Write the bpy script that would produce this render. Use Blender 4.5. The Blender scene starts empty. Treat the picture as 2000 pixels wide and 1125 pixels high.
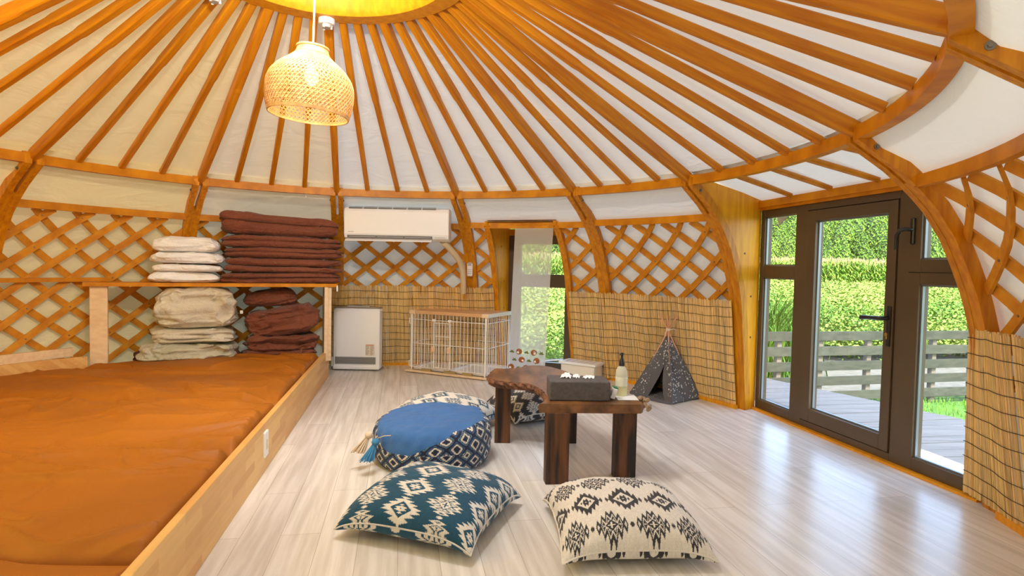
import bpy, math, random
import numpy as np
from mathutils import Vector, Matrix
random.seed(7); rng = np.random.default_rng(7)
S = bpy.context.scene; COL = S.collection
pi = math.pi

# ------------------------------------------------------------------ camera
F, PITCH, ROLL = 1134.2, 0.03788, 0.02089
cp, sp = math.cos(PITCH), math.sin(PITCH); cr, sr = math.cos(ROLL), math.sin(ROLL)
fwd = Vector((0, cp, -sp)); r0 = Vector((1, 0, 0)); u0 = Vector((0, sp, cp))
right = r0*cr + u0*sr; up = -(r0*sr - u0*cr)
cam = bpy.data.cameras.new('camera'); camo = bpy.data.objects.new('camera', cam); COL.objects.link(camo)
cam.sensor_width = 36; cam.lens = 36*F/2000; cam.clip_start = .03; cam.clip_end = 900
M = Matrix.Identity(4)
for i in range(3):
    M[i][0], M[i][1], M[i][2] = right[i], up[i], -fwd[i]
M.translation = (0, 0, 1.0)
camo.matrix_world = M; S.camera = camo

# ------------------------------------------------------------------ light
w = bpy.data.worlds.new('world'); S.world = w; w.use_nodes = True
nt = w.node_tree; bg = nt.nodes['Background']
sky = nt.nodes.new('ShaderNodeTexSky'); sky.sky_type = 'NISHITA'; sky.sun_disc = False
sky.sun_elevation = math.radians(52); sky.sun_rotation = math.radians(190); sky.air_density = 1.0; sky.dust_density = 2.5; sky.ozone_density = .6
nt.links.new(sky.outputs[0], bg.inputs[0]); bg.inputs[1].default_value = 0.95
sl = bpy.data.lights.new('sun', 'SUN'); sl.energy = 8.6; sl.angle = math.radians(1.5); sl.color = (1, .95, .86)
so = bpy.data.objects.new('sun', sl); COL.objects.link(so)
so.rotation_euler = Vector((-.10, -.60, .80)).to_track_quat('Z', 'Y').to_euler()
S.view_settings.view_transform = 'Standard'; S.view_settings.look = 'None'
S.view_settings.gamma = 1; S.view_settings.use_curve_mapping = False
S.view_settings.exposure = 0.50
S.cycles.max_bounces = 10; S.cycles.diffuse_bounces = 6; S.cycles.transparent_max_bounces = 16
S.cycles.use_denoising = True
S.cycles.sample_clamp_indirect = 8

# ------------------------------------------------------------------ materials
def mat(name, color=(.8, .8, .8), rough=.6, metal=0, spec=.5, var=None, bump=0, bscale=20, emit=None, estr=0, sheen=0, coat=0,
        wrk=0, scale=4., stretch=(1, 1, 1), detail=4, obrand=0, attr=None, coords='Object', contrast=(.35, .65), rnoise=None):
    m = bpy.data.materials.new(name); m.use_nodes = True; n = m.node_tree.nodes; l = m.node_tree.links
    b = n['Principled BSDF']; b.inputs['Roughness'].default_value = rough; b.inputs['Metallic'].default_value = metal
    b.inputs['Specular IOR Level'].default_value = spec
    b.inputs['Base Color'].default_value = (*color, 1)
    if sheen: b.inputs['Sheen Weight'].default_value = sheen
    if coat: b.inputs['Coat Weight'].default_value = coat; b.inputs['Coat Roughness'].default_value = .15
    if emit: b.inputs['Emission Color'].default_value = (*emit, 1); b.inputs['Emission Strength'].default_value = estr
    tc = n.new('ShaderNodeTexCoord'); mp = n.new('ShaderNodeMapping'); mp.inputs['Scale'].default_value = stretch
    l.new(tc.outputs[coords], mp.inputs[0])
    out = None
    if attr:
        a = n.new('ShaderNodeAttribute'); a.attribute_name = attr; out = a.outputs['Color']
    if var is not None:
        no = n.new('ShaderNodeTexNoise'); no.inputs['Scale'].default_value = scale; no.inputs['Detail'].default_value = detail
        l.new(mp.outputs[0], no.inputs['Vector'])
        cr_ = n.new('ShaderNodeValToRGB'); cr_.color_ramp.elements[0].position = contrast[0]; cr_.color_ramp.elements[1].position = contrast[1]
        cr_.color_ramp.elements[0].color = (*color, 1); cr_.color_ramp.elements[1].color = (*var, 1)
        l.new(no.outputs['Fac'], cr_.inputs[0])
        if out is None: out = cr_.outputs[0]
        else:
            mx = n.new('ShaderNodeMix'); mx.data_type = 'RGBA'; mx.blend_type = 'MULTIPLY'; mx.inputs[0].default_value = 1
            l.new(out, mx.inputs[6]); l.new(cr_.outputs[0], mx.inputs[7]); out = mx.outputs[2]
    if obrand:
        oi = n.new('ShaderNodeObjectInfo'); mr = n.new('ShaderNodeMapRange'); mr.inputs[3].default_value = 1-obrand; mr.inputs[4].default_value = 1+obrand
        l.new(oi.outputs['Random'], mr.inputs[0])
        hs = n.new('ShaderNodeHueSaturation'); l.new(mr.outputs[0], hs.inputs['Value'])
        if out is None: hs.inputs['Color'].default_value = (*color, 1)
        else: l.new(out, hs.inputs['Color'])
        out = hs.outputs[0]
    if out is not None: l.new(out, b.inputs['Base Color'])
    if bump:
        nb = n.new('ShaderNodeTexNoise'); nb.inputs['Scale'].default_value = bscale; nb.inputs['Detail'].default_value = 3
        l.new(mp.outputs[0], nb.inputs['Vector'])
        bp = n.new('ShaderNodeBump'); bp.inputs['Strength'].default_value = bump; bp.inputs['Distance'].default_value = .01
        l.new(nb.outputs['Fac'], bp.inputs['Height']); l.new(bp.outputs[0], b.inputs['Normal'])
    if wrk:
        nw = n.new('ShaderNodeTexNoise'); nw.inputs['Scale'].default_value = 7; nw.inputs['Detail'].default_value = 3; nw.inputs['Distortion'].default_value = 2.2
        mw = n.new('ShaderNodeMapping'); mw.inputs['Scale'].default_value = (1, 1, 1.7); l.new(tc.outputs['Object'], mw.inputs[0]); l.new(mw.outputs[0], nw.inputs['Vector'])
        ma = n.new('ShaderNodeMath'); ma.operation = 'SUBTRACT'; ma.inputs[1].default_value = .5; mb_ = n.new('ShaderNodeMath'); mb_.operation = 'ABSOLUTE'; l.new(nw.outputs['Fac'], ma.inputs[0]); l.new(ma.outputs[0], mb_.inputs[0])
        bw = n.new('ShaderNodeBump'); bw.inputs['Strength'].default_value = wrk; bw.inputs['Distance'].default_value = .05; l.new(mb_.outputs[0], bw.inputs['Height'])
        if bump: l.new(bw.outputs[0], bp.inputs['Normal'])
        else: l.new(bw.outputs[0], b.inputs['Normal'])
    return m

WOOD = mat('orange stained pine', (.50, .155, .002), .42, var=(.66, .26, .003), scale=7, stretch=(1, 6, 6), obrand=.08, spec=.35)
WOODV = mat('orange stained pine upright', (.50, .165, .002), .42, var=(.68, .28, .004), scale=7, stretch=(6, 6, .8), obrand=.06, spec=.35)
WOODR = mat('orange stained pine curved', (.50, .17, .002), .42, var=(.68, .27, .004), scale=9, obrand=.06, spec=.35)
YPLANK = mat('amber stained plank', (.72, .28, .006), .4, var=(.84, .38, .01), scale=5, stretch=(6, 6, .7), spec=.35)
KNOT = mat('dark knot', (.16, .05, .01), .6)
SLAT = mat('orange slat', (.56, .205, .012), .5, var=(.72, .32, .022), scale=12, spec=.3)
BOLT = mat('steel bolt', (.25, .22, .18), .35, metal=.8)
DARK = mat('dark gap', (.02, .015, .01), .9)
TWINE = mat('black twine', (.02, .018, .014), .8)
BROWNF = mat('dark brown frame', (.095, .064, .034), .38, var=(.11, .075, .04), scale=3, spec=.45)
BLACK = mat('black metal', (.012, .012, .014), .28, spec=.6)
BRASS = mat('brass', (.7, .45, .12), .3, metal=1)
GASKET = mat('pale aluminium bead', (.22, .25, .27), .35, metal=.5)
WHITE = mat('white plastic', (.86, .87, .87), .35)
WHITE2 = mat('white enamel wire', (.88, .87, .84), .3)
IVORY = mat('ivory plastic', (.74, .62, .42), .5)
GREY = mat('grey plastic', (.12, .12, .12), .5)
LGREY = mat('light grey plastic', (.45, .45, .44), .5)
PALEW = mat('pale birch', (.78, .55, .33), .5, var=(.86, .66, .42), scale=5, stretch=(1, 8, 8))
TANW = mat('tan board', (.66, .38, .18), .5, var=(.72, .45, .23), scale=3, stretch=(1, 6, 6))
BROWNQ = mat('russet brown cotton', (.175, .042, .017), .75, var=(.21, .056, .022), scale=6, bump=.25, bscale=45, sheen=.15, wrk=.55)
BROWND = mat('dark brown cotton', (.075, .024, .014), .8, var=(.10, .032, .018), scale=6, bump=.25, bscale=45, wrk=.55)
WPIL = mat('white cotton', (.90, .89, .89), .85, bump=.2, bscale=35, wrk=.55)
BEIGE = mat('beige cotton', (.66, .61, .48), .85, var=(.72, .67, .56), scale=5, bump=.25, bscale=30, wrk=.55)
GREYC = mat('grey green cotton', (.50, .49, .37), .85, var=(.58, .56, .45), scale=6, bump=.25, bscale=30, wrk=.55)
TAG = mat('white tag', (.85, .85, .85), .7)
FELT = mat('grey felt', (.085, .075, .075), .95, var=(.11, .10, .10), scale=60, bump=.3, bscale=200)
TISSUE = mat('white tissue', (.9, .9, .92), .9)
REED = mat('reed', (.9, .9, .9), .6, attr='col', var=(1, 1, 1), spec=.3, scale=60, stretch=(1, 1, .25))
CLOTHC = mat('woven cloth', (.86, .86, .86), .9, attr='col', var=(1.0, 1.0, 1.0), scale=220, bump=.35, bscale=260, sheen=.1)
BLUEV = mat('blue velvet', (.05, .19, .50), .75, sheen=.4)
CREAM = mat('cream yarn', (.68, .55, .40), .9)
BLUEY = mat('blue yarn', (.05, .22, .42), .9)
RATTAN = mat('rattan strip', (.52, .27, .085), .5, var=(.66, .38, .14), scale=30)
CORD = mat('white cord', (.85, .85, .85), .4)
DECKW = mat('grey deck board', (.050, .052, .058), .8, var=(.078, .080, .088), scale=2, stretch=(1, 14, 14), obrand=.1)
FENCEW = mat('grey weathered board', (.026, .029, .018), .8, var=(.046, .048, .032), scale=3, stretch=(1, 10, 10), obrand=.12)
POSTW = mat('pale fence post', (.11, .09, .065), .8, var=(.14, .115, .085), scale=3)
CANVT = mat('tan outer canvas', (.16, .10, .04), .8)

def canvas_mat(name, col, trans, tw):
    m = bpy.data.materials.new(name); m.use_nodes = True; n = m.node_tree.nodes; l = m.node_tree.links
    for x in list(n): n.remove(x)
    o = n.new('ShaderNodeOutputMaterial'); d = n.new('ShaderNodeBsdfDiffuse'); t = n.new('ShaderNodeBsdfTranslucent'); mx = n.new('ShaderNodeMixShader')
    tc = n.new('ShaderNodeTexCoord'); mp = n.new('ShaderNodeMapping'); mp.inputs['Scale'].default_value = (1, 1, 2.2); l.new(tc.outputs['Object'], mp.inputs[0])
    no = n.new('ShaderNodeTexNoise'); no.inputs['Scale'].default_value = 3.2; no.inputs['Detail'].default_value = 6; no.inputs['Distortion'].default_value = 1.6
    l.new(mp.outputs[0], no.inputs['Vector'])
    bp = n.new('ShaderNodeBump'); bp.inputs['Strength'].default_value = .55; bp.inputs['Distance'].default_value = .03; l.new(no.outputs['Fac'], bp.inputs['Height'])
    d.inputs[0].default_value = (*col, 1); t.inputs[0].default_value = (*trans, 1)
    l.new(bp.outputs[0], d.inputs['Normal']); mx.inputs[0].default_value = tw
    l.new(d.outputs[0], mx.inputs[1]); l.new(t.outputs[0], mx.inputs[2]); l.new(mx.outputs[0], o.inputs[0])
    return m
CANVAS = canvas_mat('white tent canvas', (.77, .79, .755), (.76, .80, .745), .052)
CANVAS_WARMLIT = canvas_mat('warm light tinted canvas', (.76, .68, .42), (.82, .70, .33), .050)  # warm light on the left side put into the canvas colour
CANVAS_HALFLIT = canvas_mat('pale warm light tinted canvas', (.77, .72, .55), (.80, .74, .50), .051)  # half step of that warm light, tinted into the canvas
DOME = canvas_mat('clear roof dome', (.85, .85, .82), (.95, .95, .9), .80)

def glass_mat(name, tint, refl=.05):
    m = bpy.data.materials.new(name); m.use_nodes = True; n = m.node_tree.nodes; l = m.node_tree.links
    for x in list(n): n.remove(x)
    o = n.new('ShaderNodeOutputMaterial'); t = n.new('ShaderNodeBsdfTransparent'); g = n.new('ShaderNodeBsdfGlossy'); mx = n.new('ShaderNodeMixShader')
    t.inputs[0].default_value = (*tint, 1); g.inputs['Roughness'].default_value = .02; mx.inputs[0].default_value = refl
    l.new(t.outputs[0], mx.inputs[1]); l.new(g.outputs[0], mx.inputs[2]); l.new(mx.outputs[0], o.inputs[0])
    return m
GLASS = glass_mat('window glass', (.95, .97, .96), .04)

def sheer_mat(name, col, alpha):
    m = bpy.data.materials.new(name); m.use_nodes = True; n = m.node_tree.nodes; l = m.node_tree.links
    for x in list(n): n.remove(x)
    o = n.new('ShaderNodeOutputMaterial'); t = n.new('ShaderNodeBsdfTransparent'); d = n.new('ShaderNodeBsdfDiffuse'); tr = n.new('ShaderNodeBsdfTranslucent')
    a = n.new('ShaderNodeMixShader'); b = n.new('ShaderNodeMixShader'); d.inputs[0].default_value = (*col, 1); tr.inputs[0].default_value = (*col, 1)
    a.inputs[0].default_value = .5; b.inputs[0].default_value = alpha
    l.new(d.outputs[0], a.inputs[1]); l.new(tr.outputs[0], a.inputs[2]); l.new(t.outputs[0], b.inputs[1]); l.new(a.outputs[0], b.inputs[2]); l.new(b.outputs[0], o.inputs[0])
    return m
SHEER = sheer_mat('sheer white voile', (.93, .94, .95), .66)
BOTTLE = sheer_mat('milky clear bottle', (.92, .93, .80), .62)
BOXW = mat('milky white plastic', (.82, .78, .68), .4)

def floor_mat():
    m = bpy.data.materials.new('whitewashed laminate'); m.use_nodes = True; n = m.node_tree.nodes; l = m.node_tree.links
    b = n['Principled BSDF']; b.inputs['Roughness'].default_value = .27; b.inputs['Specular IOR Level'].default_value = .7
    tc = n.new('ShaderNodeTexCoord'); mp = n.new('ShaderNodeMapping'); mp.inputs['Rotation'].default_value = (0, 0, math.radians(79.2)); l.new(tc.outputs['Object'], mp.inputs[0])
    br = n.new('ShaderNodeTexBrick'); br.inputs['Scale'].default_value = 1; br.inputs['Brick Width'].default_value = 1.1; br.inputs['Row Height'].default_value = .14
    br.inputs['Mortar Size'].default_value = .0012; br.inputs['Mortar Smooth'].default_value = .3; br.offset = .37
    br.inputs['Color1'].default_value = (.66, .63, .585, 1); br.inputs['Color2'].default_value = (.76, .735, .69, 1); br.inputs['Mortar'].default_value = (.44, .40, .35, 1)
    l.new(mp.outputs[0], br.inputs[0])
    m2 = n.new('ShaderNodeMapping'); m2.inputs['Scale'].default_value = (.9, 13, 1); l.new(mp.outputs[0], m2.inputs[0])
    no = n.new('ShaderNodeTexNoise'); no.inputs['Scale'].default_value = 2.4; no.inputs['Detail'].default_value = 7; no.inputs['Distortion'].default_value = .15; l.new(m2.outputs[0], no.inputs[0])
    cr_ = n.new('ShaderNodeValToRGB'); cr_.color_ramp.elements[0].position = .38; cr_.color_ramp.elements[1].position = .62
    cr_.color_ramp.elements[0].color = (.90, .88, .85, 1); cr_.color_ramp.elements[1].color = (1.10, 1.10, 1.10, 1); l.new(no.outputs[0], cr_.inputs[0])
    mx = n.new('ShaderNodeMix'); mx.data_type = 'RGBA'; mx.blend_type = 'MULTIPLY'; mx.inputs[0].default_value = 1
    l.new(br.outputs[0], mx.inputs[6]); l.new(cr_.outputs[0], mx.inputs[7]); l.new(mx.outputs[2], b.inputs['Base Color'])
    bp = n.new('ShaderNodeBump'); bp.inputs['Strength'].default_value = .12; bp.inputs['Distance'].default_value = .004; l.new(no.outputs[0], bp.inputs['Height']); l.new(bp.outputs[0], b.inputs['Normal'])
    return m
FLOOR = floor_mat()

def block_mat():
    m = bpy.data.materials.new('finger jointed pine'); m.use_nodes = True; n = m.node_tree.nodes; l = m.node_tree.links
    b = n['Principled BSDF']; b.inputs['Roughness'].default_value = .4
    tc = n.new('ShaderNodeTexCoord')
    br = n.new('ShaderNodeTexBrick'); br.inputs['Scale'].default_value = 1; br.inputs['Brick Width'].default_value = .34; br.inputs['Row Height'].default_value = .04
    br.inputs['Mortar Size'].default_value = .0; br.offset = .43
    br.inputs['Color1'].default_value = (.70, .36, .10, 1); br.inputs['Color2'].default_value = (.86, .56, .20, 1)
    sx = n.new('ShaderNodeSeparateXYZ'); cx = n.new('ShaderNodeCombineXYZ'); ad = n.new('ShaderNodeMath'); ad.operation = 'ADD'
    l.new(tc.outputs['Object'], sx.inputs[0]); l.new(sx.outputs[1], ad.inputs[0]); l.new(sx.outputs[2], ad.inputs[1])
    l.new(sx.outputs[0], cx.inputs[0]); l.new(ad.outputs[0], cx.inputs[1]); l.new(cx.outputs[0], br.inputs[0])
    m2 = n.new('ShaderNodeMapping'); m2.inputs['Scale'].default_value = (2, 30, 30); l.new(tc.outputs['Object'], m2.inputs[0])
    no = n.new('ShaderNodeTexNoise'); no.inputs['Scale'].default_value = 1.6; no.inputs['Detail'].default_value = 5; l.new(m2.outputs[0], no.inputs[0])
    cr_ = n.new('ShaderNodeValToRGB'); cr_.color_ramp.elements[0].color = (.82, .76, .68, 1); cr_.color_ramp.elements[1].color = (1.1, 1.08, 1.05, 1); l.new(no.outputs[0], cr_.inputs[0])
    mx = n.new('ShaderNodeMix'); mx.data_type = 'RGBA'; mx.blend_type = 'MULTIPLY'; mx.inputs[0].default_value = 1
    l.new(br.outputs[0], mx.inputs[6]); l.new(cr_.outputs[0], mx.inputs[7]); l.new(mx.outputs[2], b.inputs['Base Color'])
    return m
BLOCKP = block_mat()
MATT = mat('caramel brown sateen', (.34, .108, .006), .55, var=(.39, .128, .008), scale=2, spec=.28, bump=.05, bscale=120)
SLABT = mat('walnut brown slab', (.075, .029, .009), .42, var=(.25, .108, .032), scale=3.5, stretch=(5, 1.2, 5), detail=7)
SLABE = mat('live edge', (.07, .022, .008), .6, var=(.20, .08, .03), scale=22, bump=.8, bscale=40)
LEGW = mat('burnt brown leg', (.010, .005, .003), .5, var=(.15, .052, .012), scale=3.2, stretch=(8, 8, .7), detail=6, contrast=(.40, .60))
BARK = mat('pale bark', (.33, .22, .12), .9, bump=.8, bscale=50)
STARC = mat('charcoal star cloth', (.115, .118, .13), .85, attr=None, bump=.2, bscale=120)
PINKW = mat('pink wood stick', (.72, .38, .24), .5)
ROPE = mat('cream rope', (.75, .62, .45), .8)
LEAF = mat('soy leaves', (.9, .9, .9), .75, attr='col', spec=.3)
GROUND = mat('green ground', (.05, .10, .010), .95, var=(.10, .155, .02), scale=.4, detail=8)
LAWN = mat('lawn base', (.035, .11, .008), .95, var=(.055, .14, .012), scale=3)
PATHM = mat('pale gravel', (.13, .125, .11), .95, var=(.09, .09, .07), scale=9)
TREE = mat('conifer foliage', (.075, .17, .012), .9, var=(.14, .25, .020), scale=.6, detail=4, obrand=.2, attr='col', contrast=(.35, .65))
TRUNK = mat('bark', (.10, .07, .04), .9)
HILLM = mat('hill floor', (.008, .03, .004), .95, var=(.02, .05, .006), scale=.2)

# ------------------------------------------------------------------ helpers
def tag(o, label, cat, group=None, kind=None):
    if label: o['label'] = label
    if cat: o['category'] = cat
    if group: o['group'] = group
    if kind: o['kind'] = kind
    return o
def thing(name, label, cat, loc=(0, 0, 0), group=None, kind=None):
    o = bpy.data.objects.new(name, None); COL.objects.link(o); o.location = loc; o.empty_display_size = .1
    return tag(o, label, cat, group, kind)
def wloc(o):
    v = Vector((0, 0, 0))
    while o is not None:
        v += Vector(o.location); o = o.parent
    return v
class MB:
    def __init__(s): s.v = []; s.f = []; s.m = []; s.c = []; s.n = 0
    def add(s, V, Fc, mi=0, col=None):
        V = np.asarray(V, float); s.v.append(V)
        for f in Fc: s.f.append(tuple(int(i)+s.n for i in f)); s.m.append(mi)
        if col is None: col = np.ones((len(V), 3))
        else:
            col = np.asarray(col, float)
            if col.ndim == 1: col = np.tile(col, (len(V), 1))
        s.c.append(col); s.n += len(V); return s
    def box(s, c, size, ax=None, mi=0, col=None):
        c = np.array(c, float); A = np.eye(3) if ax is None else np.array(ax, float); h = np.array(size)/2
        V = [c+A[0]*h[0]*i+A[1]*h[1]*j+A[2]*h[2]*k for i in (-1, 1) for j in (-1, 1) for k in (-1, 1)]
        return s.add(V, [(0, 1, 3, 2), (4, 6, 7, 5), (0, 4, 5, 1), (2, 3, 7, 6), (0, 2, 6, 4), (1, 5, 7, 3)], mi, col)
    def bx(s, x0, x1, y0, y1, z0, z1, mi=0): return s.box(((x0+x1)/2, (y0+y1)/2, (z0+z1)/2), (x1-x0, y1-y0, z1-z0), mi=mi)
    def tube(s, P, r, n=8, mi=0, caps=True, closed=False, col=None):
        P = [Vector(p) for p in P]; N = len(P); R = [r]*N if np.isscalar(r) else list(r); V = []; F_ = []
        t0 = (P[1]-P[0]).normalized(); a = Vector((0, 0, 1)) if abs(t0.z) < .9 else Vector((1, 0, 0)); u = t0.cross(a).normalized()
        for i in range(N):
            if closed: t = (P[(i+1) % N]-P[i-1]).normalized()
            else: t = (P[min(i+1, N-1)]-P[max(i-1, 0)]).normalized()
            u = (u-t*u.dot(t)).normalized(); w_ = t.cross(u)
            for k in range(n):
                an = 2*pi*k/n; V.append(P[i]+(u*math.cos(an)+w_*math.sin(an))*R[i])
        for i in range(N if closed else N-1):
            j = (i+1) % N
            for k in range(n): F_.append((i*n+k, i*n+(k+1) % n, j*n+(k+1) % n, j*n+k))
        if caps and not closed: F_.append(tuple(range(n))[::-1]); F_.append(tuple((N-1)*n+k for k in range(n)))
        return s.add([tuple(v) for v in V], F_, mi, col)
    def sweep(s, P, U, W, sect, mi=0, caps=True):
        """P points, U/W frame vectors per point, sect list of (a,b)"""
        n = len(sect); V = []; F_ = []
        for p, u_, w_ in zip(P, U, W):
            for a, b in sect: V.append(np.array(p)+np.array(u_)*a+np.array(w_)*b)
        for i in range(len(P)-1):
            for k in range(n): F_.append((i*n+k, i*n+(k+1) % n, (i+1)*n+(k+1) % n, (i+1)*n+k))
        if caps: F_.append(tuple(range(n))[::-1]); F_.append(tuple((len(P)-1)*n+k for k in range(n)))
        return s.add(V, F_, mi)
    def lathe(s, prof, n=32, c=(0, 0, 0), mi=0, col=None, axis=None):
        c = np.array(c, float); V = []; F_ = []; ax = np.eye(3) if axis is None else np.array(axis)
        for r, z in prof:
            for k in range(n):
                a = 2*pi*k/n; V.append(c+ax[0]*r*math.cos(a)+ax[1]*r*math.sin(a)+ax[2]*z)
        for i in range(len(prof)-1):
            for k in range(n): F_.append((i*n+k, i*n+(k+1) % n, (i+1)*n+(k+1) % n, (i+1)*n+k))
        return s.add(V, F_, mi, col)
    def grid(s, G, mi=0, col=None, wrapu=False, flip=False):
        G = np.asarray(G, float); a, b = G.shape[:2]; F_ = []
        for i in range(a-(0 if wrapu else 1)):
            i2 = (i+1) % a
            for j in range(b-1):
                q = (i*b+j, i2*b+j, i2*b+j+1, i*b+j+1); F_.append(q[::-1] if flip else q)
        return s.add(G.reshape(-1, 3), F_, mi, None if col is None else np.asarray(col).reshape(-1, 3))
    def prism(s, poly, z0, z1, mi=0, top=None, side=None):
        n = len(poly); V = [(x, y, z0) for x, y in poly]+[(x, y, z1) for x, y in poly]
        s.add(V, [tuple(range(n))[::-1]], mi); s.n -= 0
        base = s.n-len(V)
        s.f.append(tuple(base+n+i for i in range(n))); s.m.append(mi if top is None else top)
        for i in range(n):
            j = (i+1) % n; s.f.append((base+i, base+j, base+n+j, base+n+i)); s.m.append(mi if side is None else side)
        return s
    def build(s, name, mats, parent=None, origin=None, smooth=None, col=False):
        V = np.concatenate(s.v)
        if origin is None: o3 = np.array(wloc(parent)) if parent is not None else np.array([(V[:, 0].min()+V[:, 0].max())/2, (V[:, 1].min()+V[:, 1].max())/2, V[:, 2].min()])
        else: o3 = np.array(origin, float)
        me = bpy.data.meshes.new(name); me.from_pydata((V-o3).tolist(), [], s.f)
        if not isinstance(mats, (list, tuple)): mats = [mats]
        for m in mats: me.materials.append(m)
        me.polygons.foreach_set('material_index', s.m)
        if smooth is not None:
            me.polygons.foreach_set('use_smooth', [True]*len(s.f))
            if smooth < 179: me.set_sharp_from_angle(angle=math.radians(smooth))
        if col:
            C = np.concatenate(s.c); at = me.color_attributes.new('col', 'FLOAT_COLOR', 'POINT')
            at.data.foreach_set('color', np.concatenate([C, np.ones((len(C), 1))], 1).ravel())
        me.update(); o = bpy.data.objects.new(name, me); COL.objects.link(o)
        o.location = o3
        if parent is not None: o.parent = parent; o.location = o3-np.array(wloc(parent))
        return o
def bevel(o, wd=.004, seg=2):
    b = o.modifiers.new('b', 'BEVEL'); b.width = wd; b.segments = seg; b.limit_method = 'ANGLE'; b.angle_limit = math.radians(40); return o

def vnoise(P, scale=1., seed=0):
    P = np.asarray(P, float)*scale+seed*17.31; i = np.floor(P).astype(np.int64); f = P-i; f = f*f*(3-2*f)
    def h(a, b, c):
        x = (a*374761393+b*668265263+c*2147483647 + seed*1013904223) & 0xffffffff
        x = ((x ^ (x >> 13))*1274126177) & 0xffffffff; x = x ^ (x >> 16); return (x & 0xffff)/65535.
    r = 0
    for a in (0, 1):
        for b in (0, 1):
            for c in (0, 1):
                wt = (f[..., 0] if a else 1-f[..., 0])*(f[..., 1] if b else 1-f[..., 1])*(f[..., 2] if c else 1-f[..., 2])
                r = r+wt*h(i[..., 0]+a, i[..., 1]+b, i[..., 2]+c)
    return r*2-1
def fbm(P, scale, oct=3, seed=0): return sum(vnoise(P, scale*2**k, seed+k)*.5**k for k in range(oct))

# ------------------------------------------------------------------ yurt geometry
CX, CY = -.8926, 2.6667
AZ = {'Y': 236., 'Z': 209.5, 'A': 183., 'B': 156.8, 'C': 130.3, 'D': 104.9, 'E': 79.8, 'F': 54.4, 'G': 30.5, 'H': -4.5, 'I': -32.6, 'J': -58., 'K': -83.}
AZL = [-83., -58., -32.6, -4.5, 30.5, 54.4, 79.8, 104.9, 130.3, 156.8, 183., 209.5, 236., 277.]
RIML = [2.25, 2.25, 2.29, 2.32, 2.355, 2.30, 2.277, 2.275, 2.25, 2.17, 2.2, 2.22, 2.23, 2.25]
MIDL = [2.82, 2.82, 2.84, 2.87, 2.89, 2.92, 2.90, 2.88, 2.80, 2.72, 2.74, 2.76, 2.78, 2.82]
BASL = [2.88, 2.88, 2.90, 2.96, 2.97, 3.10, 3.10, 3.02, 2.90, 2.80, 2.80, 2.82, 2.84, 2.88]
DZ = [0, .25, .55, .75, .90, 1.03, 1.15, 1.28, 1.36, 1.44, 1.50, 1.56, 1.62]
DF = [None, None, None, 1.0, .93, .84, .745, .595, .46, .30, .15, 0., -.02]
RIMZ = 1.56
def ir(L, a): return float(np.interp((a+90) % 360-90, AZL, L))
def Rp(z, a):
    rim, mid, bas = ir(RIML, a), ir(MIDL, a), ir(BASL, a)
    if z <= .75: return mid+(bas-mid)*(1-max(z, 0)/.75)
    zs = DZ[3:]; return rim+(mid-rim)*float(np.interp(z, zs, DF[3:]))
def P3(r, a, z): t = math.radians(a); return np.array([CX+r*math.cos(t), CY+r*math.sin(t), z])
def wp(z, a, off=0): return P3(Rp(z, a)+off, a, z)

def proj(p):
    d = Vector(p)-Vector((0, 0, 1)); dd = d.dot(fwd)
    if dd < .05: return None
    return 1000+F*d.dot(right)/dd, 562.5-F*d.dot(up)/dd
def seen(a, b, mx=120, n=12):
    a = np.array(a); b = np.array(b)
    for i in range(n+1):
        q = proj(a+(b-a)*i/n)
        if q and -mx < q[0] < 2000+mx and -mx < q[1] < 1125+mx: return True
    return False

# --- floor
mb = MB(); mb.prism([(CX+3.32*math.cos(2*pi*k/72), CY+3.32*math.sin(2*pi*k/72)) for k in range(72)], -.10, 0)
o = mb.build('floor', FLOOR, origin=(0, 0, 0)); tag(o, 'pale whitewashed plank floor of the round tent', 'floor', kind='structure')

# --- canvas ceiling and walls
az = np.linspace(-97, 263, 361)
def canvas_sheet(name, label, azs, zr, off=.088, wr=.006, mt=None):
    G = []
    for a in azs:
        row = []
        for z in zr:
            row.append(wp(z, a, off if z < 1.5 else off-.04))
        G.append(row)
    G = np.array(G); N = fbm(G*[1, 1, .6], 5, 3, 3)[..., None]
    D = G-np.array([CX, CY, 0]); D[..., 2] = 0; D /= np.linalg.norm(D, axis=2, keepdims=True)
    G = G+D*N*wr
    o = MB().grid(G).build(name, mt or CANVAS, origin=(CX, CY, 0), smooth=180)
    return tag(o, label, 'wall', kind='structure')
WJL, WJR = 75.3, 61.2                      # narrow window jambs
zr = [-.05, .2, .4, .6, .75, .9, 1.03, 1.15, 1.25, 1.33, 1.40, 1.46, 1.52, 1.58, 1.63, 1.685]
canvas_sheet('wall_back', 'white canvas wall lining behind the lattice at the back', np.linspace(WJL-.05, 104.95, 50), zr)
canvas_sheet('wall_shelf', 'canvas wall lining behind the bedding shelf, faint warm light tinted in', np.linspace(104.9, 130.35, 46), zr, mt=CANVAS_HALFLIT)
canvas_sheet('wall_left', 'canvas wall lining behind the lattice on the left, warm light tinted in', np.linspace(130.3, 200, 70), zr, mt=CANVAS_WARMLIT)
canvas_sheet('wall_near', 'white canvas wall lining on the near side', np.linspace(199.8, 327.5, 106), zr)
canvas_sheet('wall_corner', 'white canvas wall lining behind the pet tent', np.linspace(30.2, WJR+.05, 45), zr)
canvas_sheet('wall_right', 'white canvas wall lining right of the glass doors', np.linspace(-33, -3.9, 42), zr)
canvas_sheet('wall_front', 'white canvas strip above the narrow window', np.linspace(WJR, WJL, 21), [1.39, 1.46, 1.52, 1.58, 1.63, 1.685])

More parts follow.
